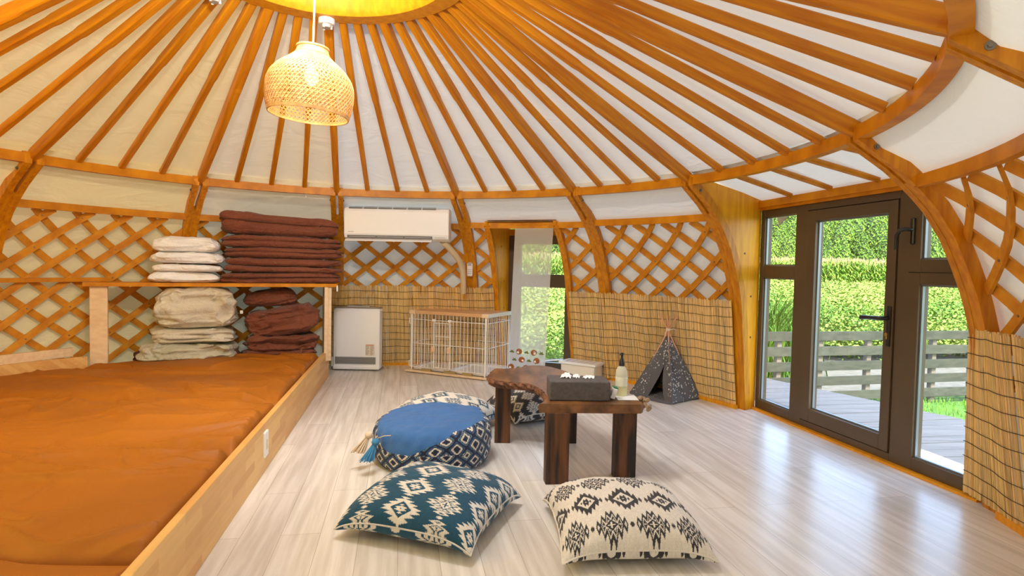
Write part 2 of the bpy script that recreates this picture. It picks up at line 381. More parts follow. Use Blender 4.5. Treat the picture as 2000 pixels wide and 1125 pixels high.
RING_R, RING_Z = .70, 2.37
def cone_pt(t, a, off):       # t 0 at rim 1 at ring
    r = ir(RIML, a)+.03; return P3(r+(RING_R-r)*t, a, 1.60+(RING_Z+.02-1.60)*t+off)
for nm, a0, a1, mt_, lb in (('ceiling', -97, 104.9, CANVAS, 'white canvas roof lining above the radiating rafters'), ('ceiling_middle', 104.9, 130.3, CANVAS_HALFLIT, 'canvas roof lining above the bedding shelf, faint warm light tinted in'), ('ceiling_left', 130.3, 263, CANVAS_WARMLIT, 'canvas roof lining above the left rafters, warm light tinted in')):
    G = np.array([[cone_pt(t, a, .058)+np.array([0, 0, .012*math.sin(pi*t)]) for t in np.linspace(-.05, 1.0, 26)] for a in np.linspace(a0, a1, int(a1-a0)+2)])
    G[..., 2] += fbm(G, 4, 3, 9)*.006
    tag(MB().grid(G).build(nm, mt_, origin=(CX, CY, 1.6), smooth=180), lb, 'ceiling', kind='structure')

# crown ring + dome
mb = MB(); mb.lathe([(RING_R, RING_Z-.01), (RING_R, RING_Z+.09), (.57, RING_Z+.34), (.53, RING_Z+.34), (.575, RING_Z+.02), (.60, RING_Z-.01), (RING_R, RING_Z-.01)], 72, (CX, CY, 0))
o = mb.build('crown_ring', YPLANK, origin=(CX, CY, RING_Z), smooth=35); tag(o, 'round amber wooden crown ring at the top of the roof', 'crown ring')
mb = MB(); mb.lathe([(.60*math.cos(t), RING_Z+.34+.22*math.sin(t)) for t in np.linspace(0, pi/2-.02, 10)], 48, (CX, CY, 0))
o = mb.build('ceiling_dome', DOME, origin=(CX, CY, RING_Z+.34), smooth=180); tag(o, 'domed skylight closing the crown ring', 'skylight', kind='structure')

# --- posts
POSTN = {'A': 'at the far left edge', 'B': 'at the left end of the bed lattice', 'C': 'behind the white pillows on the shelf', 'D': 'between the brown bedding and the air conditioner',
         'E': 'right of the air conditioner', 'F': 'between the narrow window and the pet tent', 'G': 'left of the glass doors', 'H': 'right of the glass doors', 'I': 'nearest the upper right corner'}
def post_curve(a, z0, z1, depth, n=28):
    zs = np.linspace(z0, z1, n); inner = [(Rp(z, a), z) for z in zs]
    outer = []
    for i, (r, z) in enumerate(inner):
        j0, j1 = max(i-1, 0), min(i+1, n-1); t = np.array(inner[j1])-np.array(inner[j0]); t /= np.linalg.norm(t)
        outer.append((r+t[1]*depth, z-t[0]*depth))
    return inner, outer
def plate(mb, a, inner, outer, t0, t1, mi=0):
    ta = math.radians(a); rad = np.array([math.cos(ta), math.sin(ta), 0]); tan = np.array([-math.sin(ta), math.cos(ta), 0]); c = np.array([CX, CY, 0])
    n = len(inner); V = []
    for (ri, zi), (ro, zo) in zip(inner, outer):
        for t in (t0, t1):
            V.append(c+rad*ri+tan*t+[0, 0, zi]); V.append(c+rad*ro+tan*t+[0, 0, zo])
    F_ = []
    for i in range(n-1):
        b = i*4; d = b+4
        F_ += [(b, d, d+2, b+2), (b+1, b+3, d+3, d+1), (b, b+1, d+1, d), (b+2, d+2, d+3, b+3)]
    F_ += [(0, 2, 3, 1), ((n-1)*4, (n-1)*4+1, (n-1)*4+3, (n-1)*4+2)]
    mb.add(V, F_, mi)
PW = .102
def post(k, a):
    t = thing('curved_post', f'curved orange timber post {POSTN.get(k, "on the near side")}', 'post', wp(0, a), 'curved wall posts')
    inn, out = post_curve(a, 0.0, 1.555, .054)
    for s_, nm in ((-1, 'cheek'), (1, 'cheek')):
        mb = MB(); i2 = inn+[(inn[-1][0]-.004, 1.60)]; o2 = out+[(inn[-1][0]+.085, 1.625)]
        i2.append((i2[-1][0]+.012, 1.625)); o2.append((o2[-1][0], 1.63))
        lo, hi = (.011, PW/2) if s_ > 0 else (-PW/2, -.011)
        plate(mb, a, i2, o2, lo, hi); mb.build(nm, WOODV, t, smooth=35)
    inn3, out3 = [q for q in inn if q[1] < 1.42], [q for p_, q in zip(inn, out) if p_[1] < 1.42]
    mb = MB(); plate(mb, a, [(r+.002, z) for r, z in inn3], out3, -.0108, .0108); mb.build('core', WOODV, t, smooth=35)
    ta = math.radians(a); tan = np.array([-math.sin(ta), math.cos(ta), 0])
    for s_ in (-1, 1):
        for z in (1.525,):
            q = wp(z, a, .035)
            mb = MB(); mb.tube([q+tan*s_*PW/2, q+tan*s_*(PW/2+.004)], .0115, 12); mb.tube([q+tan*s_*PW/2, q+tan*s_*(PW/2+.009)], .006, 6); mb.build('bolt', BOLT, t)
    return t
for k in 'ABCDEFGHI': post(k, AZ[k])

# --- rim beams, lattice top rails
BAYS = [('Z', 'A'), ('A', 'B'), ('B', 'C'), ('C', 'D'), ('D', 'E'), ('E', 'F'), ('F', 'G'), ('G', 'H'), ('H', 'I'), ('I', 'J')]
BAYN = {'ZA': 'beyond the far left edge', 'AB': 'at the left edge of the bed', 'BC': 'above the left lattice wall', 'CD': 'over the stacked brown bedding', 'DE': 'over the air conditioner', 'EF': 'over the narrow curtained window',
        'FG': 'over the pet tent', 'GH': 'over the glass doors', 'HI': 'just right of the glass doors', 'IJ': 'in the top right corner'}
def arc_beam(a0, a1, z, h, d, rfun, n=14):
    P, U, W = [], [], []
    for a in np.linspace(a0, a1, n):
        ta = math.radians(a); P.append(P3(rfun(a), a, z)); U.append((math.cos(ta), math.sin(ta), 0)); W.append((0, 0, 1))
    return MB().sweep(P, U, W, [(0, -h/2), (d, -h/2), (d, h/2), (0, h/2)])
RIMC = 1.588
for p, q in BAYS:
    a0, a1 = AZ[p], AZ[q]
    if a1 > a0: a0, a1 = a1, a0
    da = math.degrees(.034/2.3)
    rf = lambda a: ir(RIML, a)+.008
    if not seen(P3(2.3, a0, RIMC), P3(2.3, a1, RIMC), 60): continue
    o = arc_beam(a0-da, a1+da, RIMC, .058, .048, rf).build('rim_beam', WOODR, smooth=35)
    tag(o, f'horizontal curved orange rim beam {BAYN[p+q]}', 'beam', 'rim beams between the posts')
LZ = {'AB': 1.335, 'BC': 1.335, 'CD': 1.335, 'DE': 1.345, 'EF': 1.355, 'FG': 1.365, 'HI': 1.385}
for kk, z in LZ.items():
    a0, a1 = AZ[kk[0]], AZ[kk[1]]; rf = lambda a: Rp(z, a)+.02
    o = arc_beam(a0-.9, a1+.9, z, .050, .032, rf).build('lattice_rail', WOODR, smooth=35)
    tag(o, 'orange rail topping the lattice '+{'AB': 'left of the bed post', 'BC': 'on the left wall above the bed', 'CD': 'behind the stacked bedding', 'DE': 'behind the air conditioner', 'EF': 'and narrow window right of the air conditioner', 'FG': 'above the pet tent', 'HI': 'right of the glass doors'}[kk], 'rail', 'rails along the lattice tops')

# --- lattice panels
def lattice(kk, a_hi, a_lo, z0, z1, where, phase=0.):
    Rm = 2.75; s0, s1 = math.radians(a_lo)*Rm, math.radians(a_hi)*Rm
    mb = MB(); px, pz = .258, .212; m = pz/px; hw = .0225
    for fam, sg in ((0, 1), (1, -1)):
        k0 = int((s0-4)/px)-2
        for k in range(-60, 90):
            c = k*px+phase
            # line: z = m*sg*(s-c)
            pts = []
            zz = sorted([m*sg*(s0-c), m*sg*(s1-c)]); lo, hi = max(zz[0], z0), min(zz[1], z1)
            if hi-lo < .03: continue
            n = max(3, int((hi-lo)/.07)+2); P, U, W = [], [], []
            for z in np.linspace(lo, hi, n):
                s = c+sg*z/m; a = math.degrees(s/Rm); P.append(wp(z, a, .045+.016*(1-fam)))
            for i in range(n):
                t = P[min(i+1, n-1)]-P[max(i-1, 0)]; t /= np.linalg.norm(t); rad = P[i]-np.array([CX, CY, P[i][2]]); rad /= np.linalg.norm(rad)
                side = np.cross(t, rad); side /= np.linalg.norm(side); nr = np.cross(side, t); U.append(side); W.append(nr)
            mb.sweep(P, U, W, [(-hw, -.007), (hw, -.007), (hw, .007), (-hw, .007)])
    # bolts at crossings of the families
    for k in range(-60, 90):
        for j in range(-60, 90):
            c1, c2 = k*px+phase, j*px+phase; s = (c1+c2)/2; z = m*(s-c1)
            if (k+j) % 2 == 0 and s0+.02 < s < s1-.02 and z0+.02 < z < z1-.02:
                q = wp(z, math.degrees(s/Rm), .038); rad = q-np.array([CX, CY, q[2]]); rad /= np.linalg.norm(rad)
                mb.tube([q, q-rad*.004], .0055, 8, mi=1)
    o = mb.build('diamond_lattice', [SLAT, BOLT]); tag(o, f'orange diamond lattice panel {where}', 'lattice', 'lattice wall panels')
lattice('AB', AZ['A']-1, AZ['B']+1, .20, 1.33, 'at the left edge, left of the bed post')
lattice('BC', AZ['B']-.85, AZ['C']+.85, .20, 1.32, 'above the bed, between the two left posts', .05)
lattice('CD', AZ['C']-.85, AZ['D']+.85, .20, 1.32, 'behind the shelf of bedding')
lattice('DE', AZ['D']-.85, AZ['E']+.85, .60, 1.33, 'below the air conditioner', .02)
lattice('E', AZ['E']-.85, WJL+.4, .60, 1.34, 'narrow, left of the narrow window', .05)
lattice('F', WJR-.4, AZ['F']+.85, .60, 1.34, 'narrow, right of the narrow window')
lattice('FG', AZ['F']-.85, AZ['G']+.85, .60, 1.35, 'above the pet tent', .06)
lattice('HI', AZ['H']-1.15, AZ['I']+1.15, .55, 1.37, 'at the right edge beside the glass doors', .1)

rf = lambda a: Rp(.835, a)+.012
tag(arc_beam(141.5, 172, .835, .030, .032, rf).build('lattice_rail', WOODR, smooth=35), 'orange rail crossing the left lattice at the height of the shelf board', 'rail')
# --- rafters
def beam_mesh(name, L, sect):      # sect: list of (x, w, h, zc)
    mb = MB(); P = [(x*L, 0, zc) for x, w_, h_, zc in sect]; n = 8; V = []; F_ = []
    for (x, w_, h_, zc) in sect:
        b = min(w_, h_)*(.12 if w_ > .034 else .3)
        for (yy, zz) in ((-w_/2+b, -h_/2), (w_/2-b, -h_/2), (w_/2, -h_/2+b), (w_/2, h_/2-b), (w_/2-b, h_/2), (-w_/2+b, h_/2), (-w_/2, h_/2-b), (-w_/2, -h_/2+b)):
            V.append((x*L, yy, zc+zz))
    for i in range(len(sect)-1):
        for k in range(n): F_.append((i*n+k, (i+1)*n+k, (i+1)*n+(k+1) % n, i*n+(k+1) % n))
    F_.append(tuple(range(n))); F_.append(tuple((len(sect)-1)*n+k for k in range(n))[::-1])
    me = bpy.data.meshes.new(name); me.from_pydata(V, [], F_); me.materials.append(WOOD); me.update(); return me
SLIM = beam_mesh('slim rafter', 1, [(0, .035, .035, 0), (.60, .037, .037, 0), (.62, .042, .044, 0), (1.0, .042, .044, 0)])
MAIN = beam_mesh('main rafter', 1, [(0, .030, .062, 0), (.04, .044, .064, 0), (.30, .046, .074, 0), (.60, .048, .072, 0), (.62, .052, .064, 0), (1, .052, .058, 0)])
def rafter(me, a, label, group, z0=0, r0_=0.):
    ta = math.radians(a)
    A = cone_pt(0, a, z0)-np.array([math.cos(ta), math.sin(ta), 0])*r0_; B = P3(RING_R-.02, a, RING_Z+.03)
    d = Vector(B-A); L = d.length; x = d.normalized(); y = Vector((0, 0, 1)).cross(x).normalized(); z = x.cross(y)
    o = bpy.data.objects.new('roof_rafter', me); COL.objects.link(o); M_ = Matrix(((x.x*L, y.x, z.x, A[0]), (x.y*L, y.y, z.y, A[1]), (x.z*L, y.z, z.z, A[2]), (0, 0, 0, 1)))
    o.matrix_world = M_; tag(o, label, 'rafter', group); return A, B
NUM = ['first', 'second', 'third', 'fourth']
BAYS2 = [('Y', 'Z')]+BAYS+[('J', 'K')]
BAYN['YZ'] = 'at the very top left corner'; BAYN['JK'] = 'at the very top right corner'
for p, q in BAYS2:
    a0, a1 = AZ[p], AZ[q]
    nsub = 4 if (p, q) == ('G', 'H') else 3
    for i in range(1, nsub+1):
        a = a0+(a1-a0)*i/(nsub+1)
        A, B = cone_pt(0, a, 0), P3(RING_R, a, RING_Z)
        if not seen(A, B, 10, 40): continue
        rafter(SLIM, a, f'slim rafter {BAYN[p+q]}, {NUM[i-1]} from the left in its bay', 'slim roof rafters', z0=.022, r0_=.02)
for k, a in AZ.items():
    A, B = cone_pt(0, a, 0), P3(RING_R, a, RING_Z)
    if not seen(A, B, 10, 40): continue
    where = 'rising from the post '+POSTN[k] if k in POSTN else {'Z': 'crossing the top left corner', 'Y': 'nearest the camera at the top left', 'J': 'crossing the top right corner', 'K': 'nearest the camera at the top right'}[k]
    rafter(MAIN, a, f'broad main rafter {where}', 'main roof rafters', z0=-.012, r0_=-.03)

# --- baseboards (low orange strip on the floor along the wall)
def baseboard(name, a0, a1, z0, z1, off=-.012, m=None):
    o = arc_beam(a0, a1, (z0+z1)/2, z1-z0, .03, lambda a: Rp(z0, a)+off, 24).build(name, m or YPLANK, smooth=35); tag(o, 'low wooden strip at the foot of the wall', 'baseboard', kind='structure')
baseboard('baseboard_back', 106, WJL, 0, .028, -.035)
baseboard('baseboard_corner', WJR, 30.6, 0, .028, -.04)
baseboard('baseboard_right', -6, -33, 0, .03, -.035)
baseboard('baseboard_left', 168, 146, .272, .335, -.03, PALEW)

# ------------------------------------------------------------------ glass doors
P0 = np.array([1.787, 4.203, 0.]); P1 = np.array([2.089, 2.606, 0.]); DT = (P1-P0)/np.linalg.norm(P1-P0); DN = np.array([-DT[1], DT[0], 0]); DN = DN if DN[0] > 0 else -DN
AXD = (DT, DN, np.array([0, 0, 1.]))
def dbox(mb, s0, s1, z0, z1, d0, d1, mi=0): mb.box(P0+DT*(s0+s1)/2+DN*(d0+d1)/2+[0, 0, (z0+z1)/2], (s1-s0, d1-d0, z1-z0), AXD, mi)
def dframe(mb, s0, s1, z0, z1, holes, d0, d1):
    """plate with rectangular holes (non overlapping) cut by grid"""
    xs = sorted({s0, s1, *[h[0] for h in holes], *[h[1] for h in holes]}); zs = sorted({z0, z1, *[h[2] for h in holes], *[h[3] for h in holes]})
    for i in range(len(xs)-1):
        run = None
        for j in range(len(zs)-1):
            cx_, cz = (xs[i]+xs[i+1])/2, (zs[j]+zs[j+1])/2; solid = not any(h[0] < cx_ < h[1] and h[2] < cz < h[3] for h in holes)
            if solid and run is None: run = zs[j]
            if run is not None and (not solid or j == len(zs)-2):
                dbox(mb, xs[i], xs[i+1], run, zs[j+1] if solid else zs[j], d0, d1); run = None
DWID = 1.70
door = thing('door_1', 'dark brown framed glass double doors set in the right wall', 'door', tuple(P0+DT*.85), kind='structure')
holes = [(.045, .38, 1.04, 1.385), (.045, .38, .075, .955), (.4905, 1.1895, .0525, 1.3925), (1.325, 1.66, 1.075, 1.385), (1.325, 1.66, .075, .95)]
mb = MB(); dframe(mb, 0, DWID, 0, 1.433, holes, 0, .06); bevel(mb.build('door_frame', BROWNF, door), .003)
mb = MB(); dframe(mb, .495, 1.185, .057, 1.388, [(.575, 1.125, .138, 1.322)], -.008, .05)
leaf = mb.build('door_leaf', BROWNF, door); bevel(leaf, .003)
for (a_, b_, c_, d_) in [(.045, .38, 1.04, 1.385), (.045, .38, .075, .955), (.575, 1.125, .138, 1.322), (1.325, 1.66, 1.075, 1.385), (1.325, 1.66, .075, .95)]:
    mb = MB(); dbox(mb, a_, b_, c_, d_, .030, .034); mb.build('pane', GLASS, door)
    mb = MB(); e = .009; dframe(mb, a_, b_, c_, d_, [(a_+e, b_-e, c_+e, d_-e)], .014, .028); mb.build('glazing_bead', GASKET, door)
# door groove lines (casement sash joint)
mb = MB(); dbox(mb, 1.26, 1.70, 1.008, 1.012, -.002, .002); mb.build('sash_joint', BLACK, door)
mb = MB(); dframe(mb, .485, 1.195, .047, 1.398, [(.50, 1.18, .07, 1.37)], .05, .058); mb.build('leaf_gap', BLACK, door)
# lever handle
def dpt(s, z, d): return P0+DT*s+DN*d+np.array([0, 0, z])
hd = MB(); dbox(hd, 1.148, 1.176, .615, .83, -.016, -.006); h = hd.build('door_handle', BLACK, door); bevel(h, .006)
mb = MB(); mb.tube([dpt(1.162, .765, -.01), dpt(1.162, .765, -.05), dpt(1.150, .765, -.06), dpt(1.10, .764, -.062), dpt(1.03, .760, -.060)], [.011, .011, .011, .010, .013], 10); mb.build('lever', BLACK, h, smooth=60)
mb = MB(); mb.tube([dpt(1.162, .68, -.016), dpt(1.162, .68, -.026)], .010, 12); dbox(mb, 1.157, 1.167, .655, .68, -.022, -.016); mb.build('lock', BRASS, h)
hd = MB(); dbox(hd, 1.268, 1.292, 1.150, 1.285, -.014, 0); h = hd.build('casement_handle', BLACK, door); bevel(h, .006)
mb = MB(); mb.tube([dpt(1.28, 1.225, -.012), dpt(1.272, 1.228, -.045), dpt(1.25, 1.222, -.055), dpt(1.232, 1.195, -.056), dpt(1.228, 1.125, -.056)], [.010, .010, .010, .010, .007], 10); mb.build('lever', BLACK, h, smooth=60)
# lintel, jamb planks, sill, porch canvas, extension rafters
o = MB(); dbox(o, -.02, DWID+.02, 1.433, 1.452, -.02, .06); dbox(o, -.02, DWID+.02, 1.452, 1.50, -.035, .06)
tag(o.build('door_lintel', WOODR), 'orange timber lintel above the glass doors', 'lintel')
o = MB(); dbox(o, -.02, DWID, -.02, .012, -.035, .0); tag(o.build('door_sill', YPLANK), 'thin yellow wooden sill strip below the glass doors', 'sill')
def jamb(name, label, a, Pe, t_sgn, top, cap=1.):
    zs = np.linspace(0, top, 22); A = [wp(z, a, .02) for z in zs]; B = [np.array([Pe[0], Pe[1], z*cap]) for z in zs]
    tv = np.array([-math.sin(math.radians(a)), math.cos(math.radians(a)), 0])*t_sgn*.022
    mb = MB(); G = np.array([[p_, q_] for p_, q_ in zip(A, B)]); G2 = G+tv
    mb.grid(G, flip=t_sgn > 0); mb.grid(G2, flip=t_sgn < 0)
    for k in (0, 1):
        mb.grid(np.stack([G[:, k], G2[:, k]], 1), flip=(k == 0) == (t_sgn > 0))
    mb.grid(np.array([[G[-1, 0], G[-1, 1]], [G2[-1, 0], G2[-1, 1]]]))
    for z_, t_ in ((.62, .55), (.9, .6), (1.2, .5)):
        if z_ < top-.1:
            i = int(z_/top*21); q = A[i]*(1-t_)+B[i]*t_; mb.tube([q, q-tv/.022*.0015], .008, 10, mi=1)
    o = mb.build(name, [YPLANK, KNOT], smooth=30); tag(o, label, 'jamb plank'); return o
ta = math.radians(AZ['G']); offG = np.array([math.sin(ta), -math.cos(ta), 0])*.036
jamb('door_jamb', 'wide amber plank between the curved post and the left edge of the doors', AZ['G']-.55, P0, 1, 1.63, .93)
jamb('door_jamb', 'amber plank filling between the curved post and the right edge of the glass doors', AZ['H']+.55, P0+DT*DWID, -1, 1.63, .93)
G = []
for i in range(25):
    f = i/24; a = AZ['G']+(AZ['H']-AZ['G'])*f; A = P3(ir(RIML, a)+.04, a, 1.648); ta = math.radians(a)
    # hit door plane
    d = np.array([math.cos(ta), math.sin(ta), 0]); c = np.array([CX, CY, 0]); t = np.dot(P0+DN*.03-c, DN)/np.dot(d, DN); B = c+d*t+[0, 0, 1.500]
    G.append([A+(B-A)*k/5 for k in range(6)])
o = MB().grid(np.array(G)).build('ceiling_porch', CANVAS, smooth=180); tag(o, 'white canvas over the recess of the glass doors', 'ceiling', kind='structure')
for i in range(1, 5):
    a = AZ['G']+(AZ['H']-AZ['G'])*i/5; ta = math.radians(a); A = P3(ir(RIML, a)-.03, a, 1.628); d = np.array([math.cos(ta), math.sin(ta), 0]); c = np.array([CX, CY, 0])
    t = np.dot(P0-DN*.03-c, DN)/np.dot(d, DN); B = c+d*t+[0, 0, 1.505]
    o = MB().tube([A, A+(B-A)*.5, B], [.017, .017, .016], 10).build('porch_rafter', WOODR, smooth=60)
    tag(o, f'short round rafter above the glass doors, {NUM[i-1]} from the left', 'rafter', 'short rafters over the glass doors')

# ------------------------------------------------------------------ narrow window
wa = math.radians(67.5); WN = np.array([math.cos(wa), math.sin(wa), 0]); WT = np.array([math.sin(wa), -math.cos(wa), 0]); WP = np.array([CX, CY, 0])+3.17*WN; AXW = (WT, WN, np.array([0, 0, 1.]))
def wframe(mb, s0, s1, z0, z1, holes, d0, d1):
    xs = sorted({s0, s1, *[h[0] for h in holes], *[h[1] for h in holes]}); zs = sorted({z0, z1, *[h[2] for h in holes], *[h[3] for h in holes]})
    for i in range(len(xs)-1):
        for j in range(len(zs)-1):
            cx_, cz = (xs[i]+xs[i+1])/2, (zs[j]+zs[j+1])/2
            if not any(h[0] < cx_ < h[1] and h[2] < cz < h[3] for h in holes):
                mb.box(WP+WT*cx_+WN*(d0+d1)/2+[0, 0, cz], (xs[i+1]-xs[i], d1-d0, zs[j+1]-zs[j]), AXW)
win = thing('window_1', 'narrow dark brown framed window in the back wall', 'window', tuple(WP), kind='structure')
WH = [(-.27, .20, .925, 1.215), (-.27, .20, .075, .80)]
mb = MB(); wframe(mb, -.385, .345, 0, 1.30, WH, 0, .06); mb.build('window_frame', BROWNF, win)
for h_ in WH:
    mb = MB(); wframe(mb, *h_, [], .03, .034); mb.build('pane', GLASS, win)
for a_, e_, sg, lb in ((WJL, -.385, 1, 'left'), (WJR, .345, -1, 'right')):
    t = thing('window_jamb', f'curved orange jamb on the {lb} side of the narrow window', 'window jamb', wp(0, a_), 'jambs of the narrow window')
    inn, out = post_curve(a_, 0, 1.345, .05); mb = MB(); plate(mb, a_, inn, out, -.026, .026); mb.build('jamb_post', WOODV, t, smooth=35)
    o = jamb('jamb_board', None, a_-(.3 if sg > 0 else -.3), WP+WT*e_, sg, 1.39, .985); o.parent = t; o.location = Vector(o.location)-wloc(t); del o['category']
mb = MB(); wframe(mb, -.40, .36, 1.30, 1.36, [], -.02, .06); tag(mb.build('window_lintel', WOODR), 'orange lintel above the narrow window', 'lintel')
mb = MB(); A = P3(Rp(1.37, WJL)+.02, WJL, 1.385); B = P3(Rp(1.37, WJR)+.02, WJR, 1.385); mb.grid(np.array([[A, WP+WT*-.40+[0, 0, 1.365]], [B, WP+WT*.36+[0, 0, 1.365]]])); 
mb.grid(np.array([[A, WP+WT*-.40+[0, 0, 1.365]], [B, WP+WT*.36+[0, 0, 1.365]]])+[0, 0, .015], flip=True)
tag(mb.build('window_head', WOODR), 'orange board roofing the recess of the narrow window', 'board')
# curtain
CP = np.array([CX, CY, 0])+2.60*WN
cur = thing('curtain', 'sheer white curtain panel printed with hedgehogs at its hem', 'curtain', tuple(CP+[0, 0, .08]))
def cpt(u, z):        # u 0..1
    f = (1.355-z)/1.28; s = (-.092+.352*u)*(1-f)+(-.132+.345*u)*f
    return CP+WT*s+WN*(.004*math.sin(u*17)*f+.002*math.sin(u*41+z*2)*f)+np.array([0, 0, z])
mb = MB().grid(np.array([[cpt(u, z) for z in np.linspace(.08, 1.355, 30)] for u in np.linspace(0, 1, 60)])); mb.build('voile', SHEER, cur, smooth=180)
HB = mat('printed brown', (.30, .10, .03), .9); HG = mat('printed olive', (.13, .17, .04), .9); HW = mat('printed white', (.85, .83, .8), .9)
def cflat(mb, pts, off, mi):
    V = [cpt(u, z)-WN*off for u, z in pts]; mb.add(V, [tuple(range(len(V)))], mi)
mb = MB(); rr = random.Random(3)
for row, z in enumerate((.11, .18, .25)):
    for c_ in range(5):
        u = .1+c_*.2+(.06 if row % 2 else -.02); kind = (c_+row) % 2 if row < 2 else (c_+1) % 2
        if not .05 < u < .95: continue
        if kind == 0:
            R_ = .026; spk = [(u+(R_*(1+.22*(k % 2))*math.cos(k*pi/12))/.35, z+R_*.9*(1+.22*(k % 2))*math.sin(k*pi/12)) for k in range(24)]
            cflat(mb, spk, .0015, 0); sx = rr.choice((-1, 1))
            cflat(mb, [(u+sx*.03+.035*math.cos(t), z-.006+.009*math.sin(t)) for t in np.linspace(0, 2*pi, 12)[:-1]], .003, 2)
            cflat(mb, [(u+sx*.06+.008*math.cos(t), z-.004+.0025*math.sin(t)) for t in np.linspace(0, 2*pi, 8)[:-1]], .004, 0)
        else:
            for an in (0.3, 1.2, 2.0, 2.8):
                L_ = .028; cflat(mb, [(u, z-.012), (u+(L_*.5*math.cos(an)-.007*math.sin(an))/.35, z-.012+L_*.5*math.sin(an)+.007*math.cos(an)), (u+L_*math.cos(an)/.35, z-.012+L_*math.sin(an)), (u+(L_*.5*math.cos(an)+.007*math.sin(an))/.35, z-.012+L_*.5*math.sin(an)-.007*math.cos(an))], .0015, 1)
mb.build('printed_motifs', [HB, HG, HW], cur)
mb = MB(); mb.tube([CP+WT*-.29+[0, 0, 1.358], CP+WT*.30+[0, 0, 1.358]], .006, 8); tag(mb.build('curtain_rod', WOODR), 'thin rod spanning the top of the narrow window recess', 'curtain rod')

# ------------------------------------------------------------------ reed screens
def reed_screen(path, z1, label, n_per=165, z0=.02, lean=0.012):
    path = np.array(path); tt_ = np.linspace(0, len(path)-1, 400); path = np.stack([np.interp(tt_, np.arange(len(path)), path[:, i_]) for i_ in range(4)], 1)
    for _ in range(3):
        q_ = np.pad(path, ((8, 8), (0, 0)), 'edge'); ends = path[[0, -1]].copy(); path = np.stack([np.convolve(q_[:, i_], np.ones(17)/17, 'valid') for i_ in range(4)], 1); path[0], path[-1] = ends
    seg = np.linalg.norm(np.diff(path[:, :2], axis=0), axis=1); cum = np.concatenate([[0], np.cumsum(seg)]); L = cum[-1]
    t = thing('reed_screen', label, 'reed screen', (path[len(path)//2][0], path[len(path)//2][1], 0), 'reed screens')
    def at(s): return np.array([np.interp(s, cum, path[:, i]) for i in range(path.shape[1])])
    mb = MB(); N = int(L*n_per)
    for i in range(N):
        s = (i+.5)/N*L; q = at(s); qb, qt = q[:2], q[2:4] if path.shape[1] >= 4 else q[:2]; r = rng.uniform(.0026, .0042)
        d = at(min(s+.01, L))-at(max(s-.01, 0)); tn = d[:2]/np.linalg.norm(d[:2]); j = rng.normal(0, .0022, 2)
        ztop = z1+rng.uniform(-.010, .006); base = np.array([.86, .60, .25])*rng.uniform(.82, 1.12)*np.array([1, rng.uniform(.93, 1.04), rng.uniform(.75, 1.15)])
        zs = [z0+rng.uniform(0, .006)]+sorted(rng.uniform(.08, ztop-.05, 4))+[ztop]; V = []; C_ = []; F_ = []; off = rng.normal(0, .0018)
        nrm = np.array([-tn[1], tn[0]])
        for k, z in enumerate(zs):
            f = z/z1; c = qb*(1-f)+qt*f+tn*(j[0]*(k % 2)+rng.normal(0, .0006))+nrm*(off+(.0012 if k % 2 else 0))
            cc = base*(1 if rng.random() > .25 else rng.uniform(.6, .85))
            for m_ in range(5):
                an = 2*pi*m_/5; V.append((c[0]+r*math.cos(an), c[1]+r*math.sin(an), z)); C_.append(cc)
        for k in range(len(zs)-1):
            for m_ in range(5): F_.append((k*5+m_, k*5+(m_+1) % 5, (k+1)*5+(m_+1) % 5, (k+1)*5+m_))
        mb.add(V, F_, 0, np.clip(C_, 0, 1))
    mb.build('reeds', REED, t, smooth=60, col=True)
    for zz in np.arange(z0+.035, z1, .068):
        for sd in (-1,):
            P = []
            for s in np.linspace(0, L, int(L/.03)+2):
                q = at(s); f = zz/z1; c = q[:2]*(1-f)+q[2:4]*f; d = at(min(s+.01, L))-at(max(s-.01, 0)); tn = d[:2]/np.linalg.norm(d[:2]); nrm = np.array([-tn[1], tn[0]])
                if np.dot(nrm, np.array([CX, CY])-c) < 0: nrm = -nrm
                P.append((*(c+nrm*.0065), zz+.004*math.sin(s*9+zz*7)+.002*math.sin(s*31)))
            MB().tube(P, .0016, 5).build('twine', TWINE, t)
    return t
def spath(a0, a1, wave=.006, bumps=(), n=60, off=-.022):
    P = []
    for a in np.linspace(a0, a1, n):
        b = sum(h_*math.exp(-((a-c_)/w_)**2) for c_, w_, h_ in bumps)
        q0 = P3(Rp(0, a)+off-b+wave*math.sin(a*1.7)+wave*.6*math.sin(a*.63+1), a, 0); q1 = P3(Rp(.78, a)+off-b*.6+wave*math.sin(a*1.7+.6), a, 0)
        P.append((q0[0], q0[1], q1[0], q1[1]))
    return P
reed_screen(spath(107, WJL+.2, bumps=((AZ['E'], 1.2, .02), (84.5, .8, .014))), .79, 'golden reed screen along the back wall behind the heater and the wire crate')
reed_screen(spath(WJR-.2, 30.8, bumps=((AZ['F']+.2, 1.6, .035),)), .785, 'golden reed screen between the narrow window and the glass doors')
pr = [(2.070, 2.605, 1.985, 2.51), (2.060, 2.53, 1.965, 2.46), (2.052, 2.46, 1.962, 2.42), (2.05, 2.40, 1.966, 2.39)]
for a in np.linspace(-6.3, -34, 30):
    q0 = P3(Rp(0, a)-.02+.008*math.sin(a*1.1), a, 0); q1 = P3(Rp(.78, a)-.02+.008*math.sin(a*1.1+.5), a, 0); pr.append((q0[0], q0[1], q1[0], q1[1]))
reed_screen(pr, .775, 'golden reed screen at the right edge wrapping the post beside the doors')
